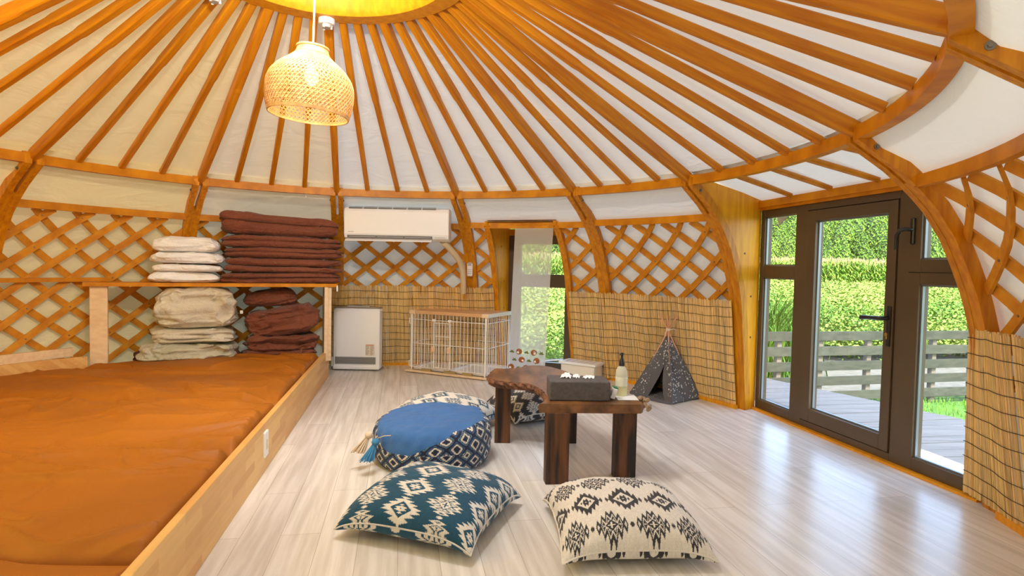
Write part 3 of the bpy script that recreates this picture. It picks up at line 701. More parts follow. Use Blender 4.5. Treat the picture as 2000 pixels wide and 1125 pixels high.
#PART2
# ------------------------------------------------------------------ sleeping platform
def edge_x(y): return -1.590+(5.05-y)*.187
ED = np.array([.1838, -.983, 0]); EN = np.array([.983, .1838, 0])      # along and across the platform edge
def left_x(y, R_=2.62): return CX-math.sqrt(max(R_*R_-(y-CY)**2, .01))
plat = thing('sleeping_platform', 'low sleeping platform with a finger-jointed pine front board', 'platform', (edge_x(2.7), 2.7, 0))
A = np.array([edge_x(5.06), 5.06, 0]); L_ = (5.06-.25)/.983
mb = MB(); mb.box((L_/2, -.014, .1175), (L_, .028, .235)); o = mb.build('front_board', BLOCKP, plat, origin=(0, 0, 0))
o.location = Vector(A)-Vector(plat.location); o.rotation_euler = (0, 0, math.atan2(ED[1], ED[0])); bevel(o, .003)
ys = np.linspace(.4, 5.05, 40); poly = [(edge_x(y)-.035, y) for y in ys]+[(left_x(y, 2.70), y) for y in ys[::-1]]
MB().prism(poly, 0.01, .165).build('deck', PALEW, plat)
# raised ledge along the wall on the left
a_ = [(left_x(y, 2.60), y) for y in np.linspace(1.5, 4.12, 24)]; b_ = [(left_x(y, 2.76), y) for y in np.linspace(1.5, 4.12, 24)]
GLOSSW = mat('glossy pine ledge', (.62, .36, .10), .12, spec=.6)
MB().prism(a_+b_[::-1], .166, .272).build('ledge', GLOSSW, plat)
mb = MB(); q = [(left_x(y, 2.575), y) for y in np.linspace(1.5, 4.12, 24)]; mb.prism(q+a_[::-1], .166, .292); mb.build('ledge_board', BLOCKP, plat)
sk = thing('wall_socket', 'white outlet plate on the front board of the sleeping platform', 'outlet', (edge_x(2.71), 2.71, .08))
c = np.array([edge_x(2.72), 2.72, .135])+EN*.004; AXE = (ED, EN, np.array([0, 0, 1.]))
bevel(MB().box(c, (.070, .010, .12), AXE).build('plate', WHITE, sk), .003)
mb = MB(); mb.box(c+EN*.005, (.026, .004, .05), AXE); mb.build('rocker', IVORY, sk)

# mattresses
SEAM = [(.42, 1.50), (1.50, 2.33), (2.33, 3.16), (3.16, 4.03), (4.03, 4.80)]
MLAB = ['caramel brown mattress at the bottom left corner, nearest the camera', 'wide caramel brown mattress, second from the camera', 'caramel brown mattress in the middle of the row with creased right end', 'caramel brown mattress, second from the shelf', 'caramel brown mattress directly in front of the bedding shelf']
for i, (y0, y1) in enumerate(SEAM):
    nu, nv = 260, 110; U = np.linspace(0, 1, nu)[:, None]; V = np.linspace(0, 1, nv)[None, :]
    sk_ = -.10 if i < 4 else .0
    far = 0.0
    Y = y0+(y1-y0)*V+0*U
    XR = -1.590+(5.05-Y)*.187-.034
    XL = CX-np.sqrt(np.maximum(2.56**2-(Y-CY)**2, .01))
    XL = np.maximum(XL, -3.5)
    X = XR+(XL-XR)*U**1.15
    ev = np.minimum(V, 1-V)*(y1-y0); eu = np.minimum(U*1.0, 1-U)*(XR-XL)
    rnd = lambda d, w_: np.sqrt(np.clip(1-(1-np.clip(d/w_, 0, 1))**2, 0, 1))
    prof = rnd(ev, .11)*rnd(eu, .05)
    P = np.stack([X, Y, 0*X], -1)
    nz = fbm(P*[.5, 1.2, 1], 2.2, 2, 20+i)*.014
    q = P*[.75, 2.6, 1]+np.stack([0*X, fbm(P, 1.4, 2, 50)*.9, 0*X], -1)
    rid = 1-np.abs(fbm(q, 1.7, 2, 30+i))*2.2; nz = nz+np.clip(rid, 0, 1)**3*.028*np.clip(1.35-U*1.0, 0.25, 1); q2 = P*[1.1, 3.4, 1]+np.stack([0*X, fbm(P, 2.0, 2, 60)*1.1, 0*X], -1); rid2 = 1-np.abs(fbm(q2, 2.6, 2, 70+i))*2.6; nz = nz+np.clip(rid2, 0, 1)**3*.013*np.clip(fbm(P, 1.1, 1, 77+i)+.45, 0, 1)
    puck = np.sin(X*34+fbm(P, 5, 2, 3)*3)*.011*np.exp(-ev/.07)*np.clip(fbm(P, 1.5, 1, 9)+.5, 0, 1)
    h0 = .236
    Z = .170+(h0-.170)*prof+(nz+puck)*np.clip(ev/.05, .35, 1)*np.clip(eu/.05, 0, 1)
    Z = np.minimum(Z, .275)
    Yd = Y+.012*np.sin(X*7+i)*(np.exp(-ev/.05))*np.where(V > .5, 1, 1)
    G = np.stack([X, Yd, Z], -1)
    mb = MB(); mb.grid(G, flip=True)
    B = G.copy(); B[..., 2] = .168; mb.grid(B)
    o = mb.build('floor_mattress', MATT, smooth=180); tag(o, MLAB[i], 'mattress', 'row of floor mattresses')

# ------------------------------------------------------------------ shelf unit
S0, S1 = np.array([-3.05, 4.17, 0]), np.array([-1.475, 4.905, 0]); SD = (S1-S0)/np.linalg.norm(S1-S0); SB = np.array([-SD[1], SD[0], 0]); SL = np.linalg.norm(S1-S0); AXS = (SD, SB, np.array([0, 0, 1.]))
def sp_(s, d, z): return S0+SD*s+SB*d+np.array([0, 0, z])
shelf = thing('bedding_shelf', 'long pine shelf unit holding folded bedding, standing on the platform', 'shelf', tuple(sp_(SL/2, .1, .166)))
def back_d(s):        # depth until the wall
    for d in np.arange(.05, .8, .01):
        p = sp_(s, d, 0)
        if math.hypot(p[0]-CX, p[1]-CY) > 2.74: return d
    return .8
ss = np.linspace(-.03, SL, 20); front = [sp_(s, 0, 0)[:2] for s in ss]; back = [sp_(s, min(back_d(s), .55), 0)[:2] for s in ss]
MB().prism([tuple(p) for p in front]+[tuple(p) for p in back[::-1]], .792, .818).build('shelf_board', WOODR, shelf)
mb = MB(); mb.box(sp_(SL/2-.015, -.004, .805), (SL+.03, .012, .028), AXS); mb.build('front_edge', WOODR, shelf)
mb = MB(); mb.box(sp_(.06, .035, (.166+.792)/2), (.11, .03, .626), AXS); bevel(mb.build('leg', PALEW, shelf), .003)
mb = MB(); mb.box(sp_(SL-.06, .19, (.166+.792)/2), (.028, .36, .626), AXS); bevel(mb.build('side_panel', PALEW, shelf), .002)
mb = MB(); mb.box(sp_(SL-.09, .008, (.166+.792)/2), (.03, .03, .626), AXS); bevel(mb.build('leg', PALEW, shelf), .002)

# ------------------------------------------------------------------ bedding
def folded(name, s0, s1, z0, z1, d0, d1, mt, label, cat, group, n=2, seed=0, puff=.5, wr=.008, sag=.0, tilt=0., quilt=0, pipe=None, ex=.28):
    """folded soft slab on the shelf frame: s along, d depth, z up"""
    nu, nv = 170, 56; th = np.linspace(0, 2*pi, nu, endpoint=False)[:, None]; ph = np.linspace(-pi/2, pi/2, nv)[None, :]
    spw = lambda x, e: np.sign(x)*np.abs(x)**e
    cz = spw(np.sin(ph), puff); rr_ = np.abs(np.cos(ph))**(ex*.8)
    x = rr_*spw(np.cos(th), ex); y = rr_*spw(np.sin(th), ex); z = cz+0*th
    t = np.clip((z+1)/2, 0, .9999); lk = np.floor(t*n+.25*fbm(np.stack([x*1.5+9, y*1.5, 0*x+seed], -1), 1.3, 2, seed)*(n > 1)); lf = np.abs(np.sin(pi*(t*n+.25*fbm(np.stack([x*1.5+9, y*1.5, 0*x+seed], -1), 1.3, 2, seed)*(n > 1)))); lay = np.clip(lf, 0, 1)**.4
    side = (rr_ > .5)*1.; sh1 = vnoise(np.stack([x*.8, lk*3.7, y*.8+seed], -1), 1., seed+31)*.020*side; sh2 = vnoise(np.stack([x*2.2, lk*5.1+3, y+seed], -1), 1., seed+37)*.022*side
    hs, hd, hz = (s1-s0)/2, (d1-d0)/2, (z1-z0)/2
    s = (s0+s1)/2+x*(hs-.030*(1-lay)*side+sh1); d = (d0+d1)/2+y*(hd-.034*(1-lay)*side+sh2); zz = (z0+z1)/2+z*hz
    zz = zz-hz*.5*np.clip(np.abs(x)**8, 0, 1)*np.clip(z, 0, 1)*.35
    P = np.stack([s, d, zz], -1); N = fbm(P*[1, 1, 2.2], 7, 3, seed)
    wr = wr*1.5
    RW = 1-np.abs(fbm(P*[1.3, 1, 3.0]+fbm(P, 4, 2, seed+2)[..., None]*.12, 4.5, 2, seed+20))*2.4; RW = np.clip(RW, 0, 1)**2*wr*.9
    d = d+y*RW*(y < -.3)*-1*-1; zz = zz+RW*.6*(z > .5)
    s = s+x*N*wr*1.2; d = d+y*fbm(P*[1, 1, 2.5], 9, 3, seed+5)*wr*1.4-(y < -.5)*np.abs(np.sin(s*60+N*6))*.003*quilt
    zz = zz+(fbm(P*[1, 1, .01], 5, 2, seed+9)*wr*.8+tilt*(s-(s0+s1)/2)+sag*((s-(s0+s1)/2)/hs)**2)*np.clip(1 if z0 > 99 else .3+.7*t, 0, 1)
    zz = np.maximum(zz, z0+.001)
    G = S0+SD*s[..., None]+SB*d[..., None]; G[..., 2] = zz
    o = MB().grid(G, wrapu=True).build(name, mt, origin=tuple(sp_((s0+s1)/2, (d0+d1)/2, z0)), smooth=180)
    tag(o, label, cat, group)
    if quilt or pipe:
        for kz in (.5,) if n == 2 else [j/n for j in range(1, n)][:2]:
            j = int(np.argmin(np.abs(t[0]-min(kz+.09, .97)))); ring = G[::2, j]; c0 = ring.mean(0)
            ring = ring+(ring-c0)*.012
            MB().tube([tuple(p) for p in ring], .0035, 5, closed=True).build('piping', pipe or BROWND, o)
    return o
def sof(px): return (px-165)/(660-165)        # helper: fraction along the shelf
def s_at(px):
    # invert the perspective along the shelf front line
    best = min(np.linspace(-.1, 1.1, 600), key=lambda f: abs(proj(sp_(f*SL, 0, .8))[0]-px)); return best*SL
TOPZ = .8185
# white pillows
def zpx(py, px=360):
    s = s_at(px); best = min(np.linspace(.1, 1.6, 900), key=lambda z: abs(proj(sp_(s, 0.02, z))[1]-py)); return best
pl = [(291, 433, 457, 491, 'top white pillow of the stack on the shelf', .012), (289, 434, 489, 513, 'white pillow second from the top of the stack', .0), (292, 436, 509, 528, 'thin flattened white pillow, third from the top of the stack', -.0), (287, 430, 525, 551, 'lowest white pillow lying on the shelf board', .0)]
zc = TOPZ
hz_ = [.085, .062, .085, .112]
for (x0, x1, y0, y1, lb, sg), hh in zip(pl[::-1], hz_):
    folded('pillow', s_at(x0), s_at(x1), zc, zc+hh, -.01, .25, WPIL, lb, 'pillow', 'white pillows on the shelf', n=1, seed=int(y0), puff=.75, wr=.010, sag=-.010, ex=.34); zc += hh+.0015
br = [(430, 665, .088, 2, 'lowest russet folded quilt lying on the shelf board'), (432, 668, .050, 1, 'thin russet folded quilt, second from the shelf board'), (440, 668, .066, 1, 'russet folded quilt third from the shelf board'),
      (434, 670, .082, 2, 'russet folded quilt fourth from the shelf board'), (432, 665, .100, 2, 'russet folded quilt just below the thick top one'), (430, 657, .160, 2, 'thick russet folded quilt on top of the stack, hump at its left')]
zc = TOPZ
for i, (x0, x1, hh, n_, lb) in enumerate(br):
    folded('folded_quilt', s_at(x0)+.004, s_at(x1), zc, zc+hh, -.02, .34, BROWNQ, lb, 'quilt', 'russet quilts stacked on the shelf', n=n_, seed=40+i, puff=.62, wr=.008, tilt=-.05 if i == 5 else 0, quilt=1, sag=.012 if i == 5 else 0, ex=.22); zc += hh*(.985)+.001
tg = MB(); tg.box(sp_(SL-.005, -.02, .78), (.012, .002, .05), AXS); tag(tg.build('fabric_tag', TAG), 'small white care tag hanging at the right end of the shelf', 'tag')
# under the shelf
UZ = .166
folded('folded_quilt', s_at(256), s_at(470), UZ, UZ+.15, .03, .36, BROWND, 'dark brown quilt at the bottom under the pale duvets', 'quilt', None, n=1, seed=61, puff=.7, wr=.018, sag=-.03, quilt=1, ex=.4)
folded('folded_duvet', s_at(268), s_at(462), UZ+.045, UZ+.185, -.06, .30, GREYC, 'grey green duvet loosely folded beneath the beige duvets', 'duvet', None, n=2, seed=71, puff=.6, wr=.022, sag=.02, ex=.36)
folded('folded_duvet', s_at(288), s_at(455), UZ+.19, UZ+.295, -.035, .32, BEIGE, 'flat beige folded duvet in the middle of the pale stack', 'duvet', None, n=3, seed=81, puff=.5, wr=.014, sag=-.008, ex=.3)
folded('folded_duvet', s_at(300), s_at(462), UZ+.298, UZ+.60, -.03, .34, BEIGE, 'plump beige duvet on top of the pale stack under the shelf', 'duvet', None, n=1, seed=91, puff=.55, wr=.022, sag=-.012, ex=.30)
folded('folded_quilt', s_at(468), s_at(622), UZ, UZ+.10, -.02, .30, BROWNQ, 'lowest rumpled russet quilt under the right end of the shelf', 'quilt', 'russet quilts under the shelf', n=2, seed=101, puff=.6, wr=.016, quilt=1, ex=.3)
folded('folded_quilt', s_at(482), s_at(625), UZ+.10, UZ+.225, -.03, .30, BROWNQ, 'russet quilt in the middle of the right pile under the shelf', 'quilt', 'russet quilts under the shelf', n=2, seed=111, puff=.6, wr=.018, sag=.008, quilt=1, ex=.3)
folded('folded_quilt', s_at(478), s_at(624), UZ+.227, UZ+.45, -.03, .30, BROWNQ, 'plump russet quilt with rounded front in the right pile under the shelf', 'quilt', 'russet quilts under the shelf', n=1, seed=121, puff=.6, wr=.020, tilt=.12, quilt=1, ex=.36)
folded('folded_quilt', s_at(470), s_at(585), UZ+.455, UZ+.58, .10, .38, BROWNQ, 'small russet roll lying on top of the right pile under the shelf', 'quilt', 'russet quilts under the shelf', n=1, seed=131, puff=.8, wr=.014, tilt=.12, quilt=1, ex=.5)
tg = MB(); tg.box(sp_(s_at(472), .05, UZ+.42), (.022, .002, .026), AXS); tag(tg.build('care_label', TAG), 'small white square care label between the two piles under the shelf', 'tag')

# ------------------------------------------------------------------ air conditioner
ac = thing('air_conditioner', 'white wall-mounted air conditioner unit', 'air conditioner', (-.995, 5.12, 1.19))
x0, x1, y0, y1 = -1.44, -.548, 4.95, 5.15
mb = MB(); pr_ = [(y1, 1.475), (y0+.05, 1.478), (y0+.012, 1.466), (y0, 1.44), (y0, 1.25), (y0+.012, 1.215), (y0+.06, 1.196), (y1, 1.20)]
n = len(pr_); V = [(x, y, z) for x in (x0, x1) for y, z in pr_]; mb.add(V, [tuple(range(n)), tuple(range(n, 2*n))[::-1]]+[(i, n+i, n+(i+1) % n, (i+1) % n) for i in range(n)]); bevel(mb.build('body', WHITE, ac), .006)
mb = MB()
for k in range(6): mb.bx(x0+.04+k*.125, x0+.04+k*.125+.115, y0+.012, y0+.034, 1.4785, 1.4805); mb.bx(x0+.04+k*.125, x0+.04+k*.125+.115, y0+.004, y0+.013, 1.462, 1.472)
mb.build('top_vents', GREY, ac)
mb = MB(); mb.bx(x0+.03, x1-.14, y0-.0015, y0+.03, 1.213, 1.236); mb.build('outlet', GREY, ac)
for k in range(3):
    mb = MB(); mb.bx(x0+.05+k*.235, x0+.27+k*.235, y0-.004, y0+.004, 1.222, 1.226); mb.build('louvre', LGREY, ac)
mb = MB(); mb.box(((x0+x1-.14)/2+.01, y0-.018, 1.196), (x1-x0-.16, .055, .008), (np.array([1, 0, 0]), np.array([0, .96, .28]), np.array([0, -.28, .96]))); bevel(mb.build('flap', WHITE, ac), .002)
mb = MB(); mb.bx(x1-.12, x1-.03, y0-.0015, y0+.002, 1.226, 1.229); mb.bx(x0+.035, x0+.085, y0-.001, y0+.002, 1.262, 1.267); mb.build('marking', LGREY, ac)
PIPEM = mat('ivory pipe duct', (.70, .56, .36), .5)
mb = MB(); mb.tube([(-.60, 5.05, 1.19), (-.575, 5.08, 1.165), (-.52, 5.16, 1.10), (-.475, 5.25, 1.03), (-.455, 5.32, .95), (-.452, 5.36, .86), (-.452, 5.42, .74)], .027, 14)
tag(mb.build('drain_duct', PIPEM, smooth=60), 'ivory flexible duct curving down from the air conditioner', 'duct')
# remote control on post E
ta = math.radians(AZ['E']); tq = np.array([-math.sin(ta), math.cos(ta), 0]); rq = np.array([math.cos(ta), math.sin(ta), 0])
rc = wp(.97, AZ['E'], -.012)+tq*.004; rm = thing('remote_control', 'white remote control hung on the post right of the air conditioner', 'remote control', tuple(rc-[0, 0, .07]))
AXR = (tq, rq, np.array([0, 0, 1.]))
bevel(MB().box(rc, (.054, .018, .15), AXR).build('case', WHITE, rm), .008, 3)
MB().box(rc-rq*.0095+[0, 0, .042], (.036, .003, .038), AXR).build('screen', LGREY, rm)
mb = MB()
for i in range(3):
    for j in range(3): mb.box(rc-rq*.0095+tq*(i-1)*.013+[0, 0, -.012-j*.018], (.008, .003, .007), AXR)
mb.build('buttons', LGREY, rm)

# ------------------------------------------------------------------ gas fan heater
ht = thing('fan_heater', 'white gas fan heater with a dark louvred grille at its foot', 'heater', (-1.43, 5.40, 0))
hx0, hx1, hy0, hy1 = -1.645, -1.215, 5.35, 5.47
mb = MB(); prf = [(hy1, .012), (hy1, .575), (hy0+.012, .578), (hy0, .56), (hy0, .05), (hy0-.012, .035), (hy0-.012, .012)]
n = len(prf); mb.add([(x, y, z) for x in (hx0, hx1) for y, z in prf], [tuple(range(n))[::-1], tuple(range(n, 2*n))]+[(i, (i+1) % n, n+(i+1) % n, n+i) for i in range(n)]); bevel(mb.build('body', WHITE, ht), .010, 3)
TAUPE = mat('taupe plastic', (.28, .22, .16), .5)
mb = MB(); mb.bx(hx0+.005, hx1-.005, hy0+.012, hy1, .5785, .592); bevel(mb.build('top_cover', TAUPE, ht), .004)
mb = MB(); mb.bx(hx0+.12, hx1-.10, hy0+.02, hy0+.075, .592, .601); bevel(mb.build('control_panel', LGREY, ht), .003); MB().bx(hx0+.19, hx0+.25, hy0+.03, hy0+.06, .601, .603).build('button', GREY, ht)
mb = MB(); mb.bx(hx0+.02, hx1-.035, hy0-.003, hy0+.004, .062, .128); g_ = mb.build('grille', GREY, ht)
mb = MB()
for k in range(6): mb.bx(hx0+.022, hx1-.037, hy0-.006, hy0-.002, .068+k*.0105, .071+k*.0105)
mb.build('louvres', LGREY, g_)
mb = MB(); mb.bx(hx1-.13, hx1-.045, hy0-.0015, hy0+.001, .142, .248); lb_ = mb.build('warning_label', mat('cream label', (.75, .68, .55), .8), ht)
mb = MB(); rr = random.Random(5)
mb.bx(hx1-.125, hx1-.055, hy0-.003, hy0-.001, .237, .243, 0)
for k in range(9):
    z = .226-k*.0095
    for c_ in (0, 1):
        xx = hx1-.127+c_*.042; mb.bx(xx, xx+rr.uniform(.018, .034), hy0-.003, hy0-.001, z, z+.0032, 1)
mb.build('label_print', [mat('red print', (.55, .10, .05), .8), mat('grey print', (.22, .2, .18), .8)], lb_)
mb = MB(); mb.tube([(hx1-.02, hy1-.02, .05), (hx1+.03, 5.44, .03), (hx1+.06, 5.46, .012), (hx1+.05, 5.50, .012)], .008, 8); mb.build('gas_hose', mat('tan hose', (.45, .3, .12), .6), ht)
mb = MB(); mb.bx(hx0-.025, hx0, 5.38, 5.42, .03, .12); bevel(mb.build('side_bracket', WHITE, ht), .005)

# ------------------------------------------------------------------ pet crate
K0 = np.array([-.935, 5.375, 0]); K1 = np.array([-.205, 5.040, 0]); KD = (K1-K0)/np.linalg.norm(K1-K0); KB = np.array([-KD[1], KD[0], 0]); KL = .803; KW = .47; KH = .555; AXK = (KD, KB, np.array([0, 0, 1.]))
def kp(s, d, z): return K0+KD*s+KB*d+np.array([0, 0, z])
crate = thing('pet_crate', 'white wire pet crate with a tan wooden top, beside the narrow window', 'pet crate', tuple(kp(KL/2, KW/2, 0)))
def kbox(mb, s0, s1, d0, d1, z0, z1, mi=0): mb.box(kp((s0+s1)/2, (d0+d1)/2, (z0+z1)/2), (s1-s0, d1-d0, z1-z0), AXK, mi)
mb = MB(); kbox(mb, -.03, KL+.02, -.045, .0, .006, .022); kbox(mb, -.03, KL+.02, KW, KW+.03, .006, .022); kbox(mb, -.03, 0, 0, KW, .006, .022); kbox(mb, KL, KL+.02, 0, KW, .006, .022); bevel(mb.build('base_frame', PALEW, crate), .003)
for (a0_, a1_) in ((.13, .23), (.37, .49), (.56, .66)):
    mb = MB(); kbox(mb, a0_, a1_, -.012, .006, .023, .040); mb.build('tray_catch', mat('khaki catch', (.42, .30, .12), .5) if a0_ < .2 else bpy.data.materials['khaki catch'], crate)
for (a0_, a1_) in ((.02, .40), (.41, KL-.02)):
    mb = MB(); kbox(mb, a0_, a1_, .02, KW-.02, .024, .030)
    for (b0, b1, c0, c1) in ((a0_, a1_, .02, .032), (a0_, a1_, KW-.032, KW-.02), (a0_, a0_+.012, .02, KW-.02), (a1_-.012, a1_, .02, KW-.02)): kbox(mb, b0, b1, c0, c1, .030, .048)
    mb.build('toilet_tray', WHITE2, crate)
mb = MB(); kbox(mb, -.004, KL+.004, -.008, KW+.008, KH-.012, KH+.018); tp = mb.build('top_board', TANW, crate); bevel(tp, .003)
mb = MB(); kbox(mb, KL-.055, KL+.008, -.012, .06, KH-.014, KH+.020); kbox(mb, -.008, .055, -.012, .06, KH-.014, KH+.020); bevel(mb.build('corner_block', PALEW, crate), .003)
mb = MB(); kbox(mb, KL+.004, KL+.009, -.012, KW+.008, KH-.014, KH+.020); mb.build('end_cap', WHITE2, crate)
def wires(name, f0, f1, z0, z1, fixed, axis, nbar, hz, extra=()):
    mb = MB(); r = .0024
    for i in range(nbar):
        s = f0+(f1-f0)*i/(nbar-1); p = (lambda z: kp(s, fixed, z)) if axis == 's' else (lambda z: kp(fixed, s, z)); mb.tube([p(z0), p(z1)], r if 0 < i < nbar-1 else .004, 6)
    for z in hz:
        p = (lambda s: kp(s, fixed, z)) if axis == 's' else (lambda s: kp(fixed, s, z)); mb.tube([p(f0), p(f1)], .0032, 6)
    return mb.build(name, WHITE2, crate, smooth=60)
wires('front_panel', .01, KL-.01, .045, KH-.012, 0, 's', 22, (.05, .27, .49))
wires('back_panel', .01, KL-.01, .045, KH-.012, KW, 's', 24, (.05, .27, .49))
wires('left_panel', .01, KW-.01, .045, KH-.012, 0, 'd', 13, (.05, .27, .49))
wires('right_panel', .01, KW-.01, .045, KH-.012, KL, 'd', 13, (.05, .27, .49))
wires('door_panel', .265, .44, .06, .475, -.014, 's', 7, (.065, .47, .35))
for s in (.02, KL-.02):
    for d in (0, KW):
        mb = MB(); mb.tube([kp(s, d, .02), kp(s, d, KH-.01)], .006, 8); mb.build('corner_post', WHITE2, crate)
for s in (.265, .43):
    mb = MB(); kbox(mb, s-.018, s+.018, -.034, -.014, .205, .255); bevel(mb.build('latch_block', PALEW, crate), .004)
    mb = MB(); mb.tube([kp(s, -.018, .05), kp(s, -.018, .49)], .0045, 6); kbox(mb, s-.016, s+.016, -.022, -.004, .484, .504); mb.build('latch_rod', WHITE2, crate)
for z in (.075, .47):
    mb = MB(); mb.tube([kp(-.004, .02, z-.03), kp(-.03, .03, z-.02), kp(-.03, .03, z+.02), kp(-.004, .02, z+.03)], .006, 6); mb.build('side_clip', WHITE2, crate)

# ------------------------------------------------------------------ storage box
sb = thing('storage_box', 'milky white plastic storage box with ribbed lid on the floor below the narrow window', 'storage box', (.60, 5.05, 0))
b0 = np.array([.735, 4.985, 0]); bd = np.array([-.83, .56, 0]); bb = np.array([.56, .83, 0]); AXB = (bd, bb, np.array([0, 0, 1.]))
bevel(MB().box(b0+bd*.18+bb*.09+[0, 0, .07], (.33, .17, .14), AXB).build('body', BOXW, sb), .010, 3)
bevel(MB().box(b0+bd*.18+bb*.09+[0, 0, .150], (.365, .20, .022), AXB).build('lid', WHITE, sb), .006, 2)
mb = MB()
for k in range(5): mb.box(b0+bd*(.06+k*.06)+bb*.09+[0, 0, .1615], (.003, .16, .002), AXB)
mb.build('lid_ribs', LGREY, sb)

# ------------------------------------------------------------------ pet tent
tent = thing('pet_tent', 'small charcoal pet teepee printed with white stars, its flap open', 'pet tent', (1.23, 4.55, 0))
TF, TL, TB_, TR = [np.array(p) for p in ((1.205, 4.255, 0), (.965, 4.64, 0), (1.27, 4.86, 0), (1.505, 4.49, 0))]; TA = np.array([1.235, 4.55, .505])
def star_pts(mb, p, u, v, n_, r, mi):
    V = [p+n_*.0012+(u*math.cos(k*pi/5)+v*math.sin(k*pi/5))*r*(1 if k % 2 == 0 else .55) for k in range(10)]; mb.add(V, [tuple(range(10))], mi)
def panel(name, A_, B_, apex, open_=None, seed=0, inner=False):
    mb = MB(); n = 26; e1, e2 = B_-A_, apex-A_; nr = np.cross(e1, e2); nr /= np.linalg.norm(nr)
    cen = (TF+TL+TB_+TR)/4+[0, 0, .15]
    if np.dot(nr, (A_+B_)/2-cen) < 0: nr = -nr
    def q(u, t): # t height fraction, u 0..1
        t2 = t*.93; a = A_+(apex-A_)*t2; b = B_+(apex-B_)*t2; p = a+(b-a)*u
        sag = -.028*math.sin(pi*u)*(1-t)**.5*math.sin(pi*min(t*1.1+.05, 1)) - .012*math.sin(pi*u)
        p = p+nr*(sag+.006*math.sin(u*14+t*5+seed)*(1-t)*math.sin(pi*u)); p[2] += 0 if t > .001 else 0
        p[2] = max(p[2], .004); return p
    def hole(u, t): return open_ is not None and t < open_[2] and open_[0]+(open_[3]-open_[0])*t/open_[2] < u < open_[1]+(open_[3]-open_[1])*t/open_[2]
    if open_ is None: us = [np.linspace(0, 1, n)]*n; G = np.array([[q(u, t) for u in np.linspace(0, 1, n)] for t in np.linspace(0, 1, n)]); mb.grid(G)
    else:
        for side in (0, 1):
            G = []
            for t in np.linspace(0, 1, n):
                f = min(t/open_[2], 1); e0 = open_[0]+(open_[3]-open_[0])*f; e1_ = open_[1]+(open_[3]-open_[1])*f
                lo, hi = (0, e0) if side == 0 else (e1_, 1); row = []
                for u in np.linspace(lo, hi, 14):
                    p = q(u, t); ed = (u-lo)/(hi-lo+1e-9) if side == 0 else (hi-u)/(hi-lo+1e-9)
                    p = p+nr*(.020*ed**3*math.sin(pi*min(t/open_[2], 1)))*(1 if t < open_[2] else 0); row.append(p)
                G.append(row)
            mb.grid(np.array(G))
    rr = random.Random(seed); eu = e1/np.linalg.norm(e1); ev = np.cross(nr, eu)
    for _ in range(300):
        u, t = rr.random(), rr.random()**1.0*.97
        if rr.random() < t*.8: continue
        if hole(u, t) or hole(u-.04, t) or hole(u+.04, t): continue
        star_pts(mb, q(u, t)+nr*.002, eu, ev, nr, rr.choice((.003, .004, .004, .006, .0075)), 1)
    o = mb.build(name, [STARC, mat_star], tent, smooth=35); sd = o.modifiers.new('s', 'SOLIDIFY'); sd.thickness = .0025; sd.offset = 0
    return o
mat_star = mat('white print', (.8, .8, .78), .8)
panel('front_panel', TL, TF, TA, open_=(.40, .80, .60, .62), seed=1)
panel('side_panel', TF, TR, TA, seed=2); panel('back_panel', TR, TB_, TA, seed=3); panel('back_panel', TB_, TL, TA, seed=4)
mb = MB(); mb.grid(np.array([[TL+(TF-TL)*u+((TB_-TL)*(1-u)+(TR-TF)*u)*v+[0, 0, .012+.012*math.sin(pi*u)*math.sin(pi*v)] for u in np.linspace(0, 1, 16)] for v in np.linspace(0, 1, 16)]))
rr = random.Random(8)
for _ in range(160):
    u, v = rr.random(), rr.random(); star_pts(mb, TL+(TF-TL)*u+((TB_-TL)*(1-u)+(TR-TF)*u)*v+np.array([0, 0, .0155+.012*math.sin(pi*u)*math.sin(pi*v)]), np.array([1., 0, 0]), np.array([0, 1., 0]), np.array([0, 0, 1.]), rr.choice((.003, .004, .006)), 1)
fm = mb.build('floor_mat', [STARC, mat_star], tent, smooth=40)
# front skirt of the mat spilling out
mb = MB(); mb.grid(np.array([[TL+(TF-TL)*u+np.array([-.58, -.36, 0])/.683*(.055*v*math.sin(pi*u)**.5)+[0, 0, .014*(1-v)+.002] for u in np.linspace(0, 1, 20)] for v in np.linspace(0, 1, 6)])); mb.build('mat_lip', STARC, tent, smooth=60)
for b_ in (TF, TL, TB_, TR):
    d = (TA+[0, 0, .012])-b_; e_ = b_+d*1.30+np.array([0, 0, 0]); inn_ = b_+((TF+TL+TB_+TR)/4-b_)*.13+[0, 0, .004]
    mb = MB(); mb.tube([inn_, TA+[0, 0, .012], TA+(TA-inn_)*.27], .0055, 8); mb.build('pole', PINKW, tent, smooth=60)
mb = MB(); mb.lathe([(.004, -.014), (.016, -.010), (.018, 0), (.016, .010), (.004, .014)], 12, TA+[0, 0, .022]); mb.tube([TA+[.01, -.012, .02], TA+[.035, -.03, .032], TA+[.05, -.03, .02]], .003, 6); mb.tube([TA+[-.01, -.012, .02], TA+[-.03, -.03, .0], TA+[-.032, -.03, -.03]], .003, 6); mb.build('rope_tie', ROPE, tent, smooth=60)
mb = MB(); mb.tube([TF+[-.002, -.006, .004], TF+(TA-TF)*.5+[0, -.006, 0], TF+(TA-TF)*.93], .004, 6); mb.build('corner_seam', STARC, tent)

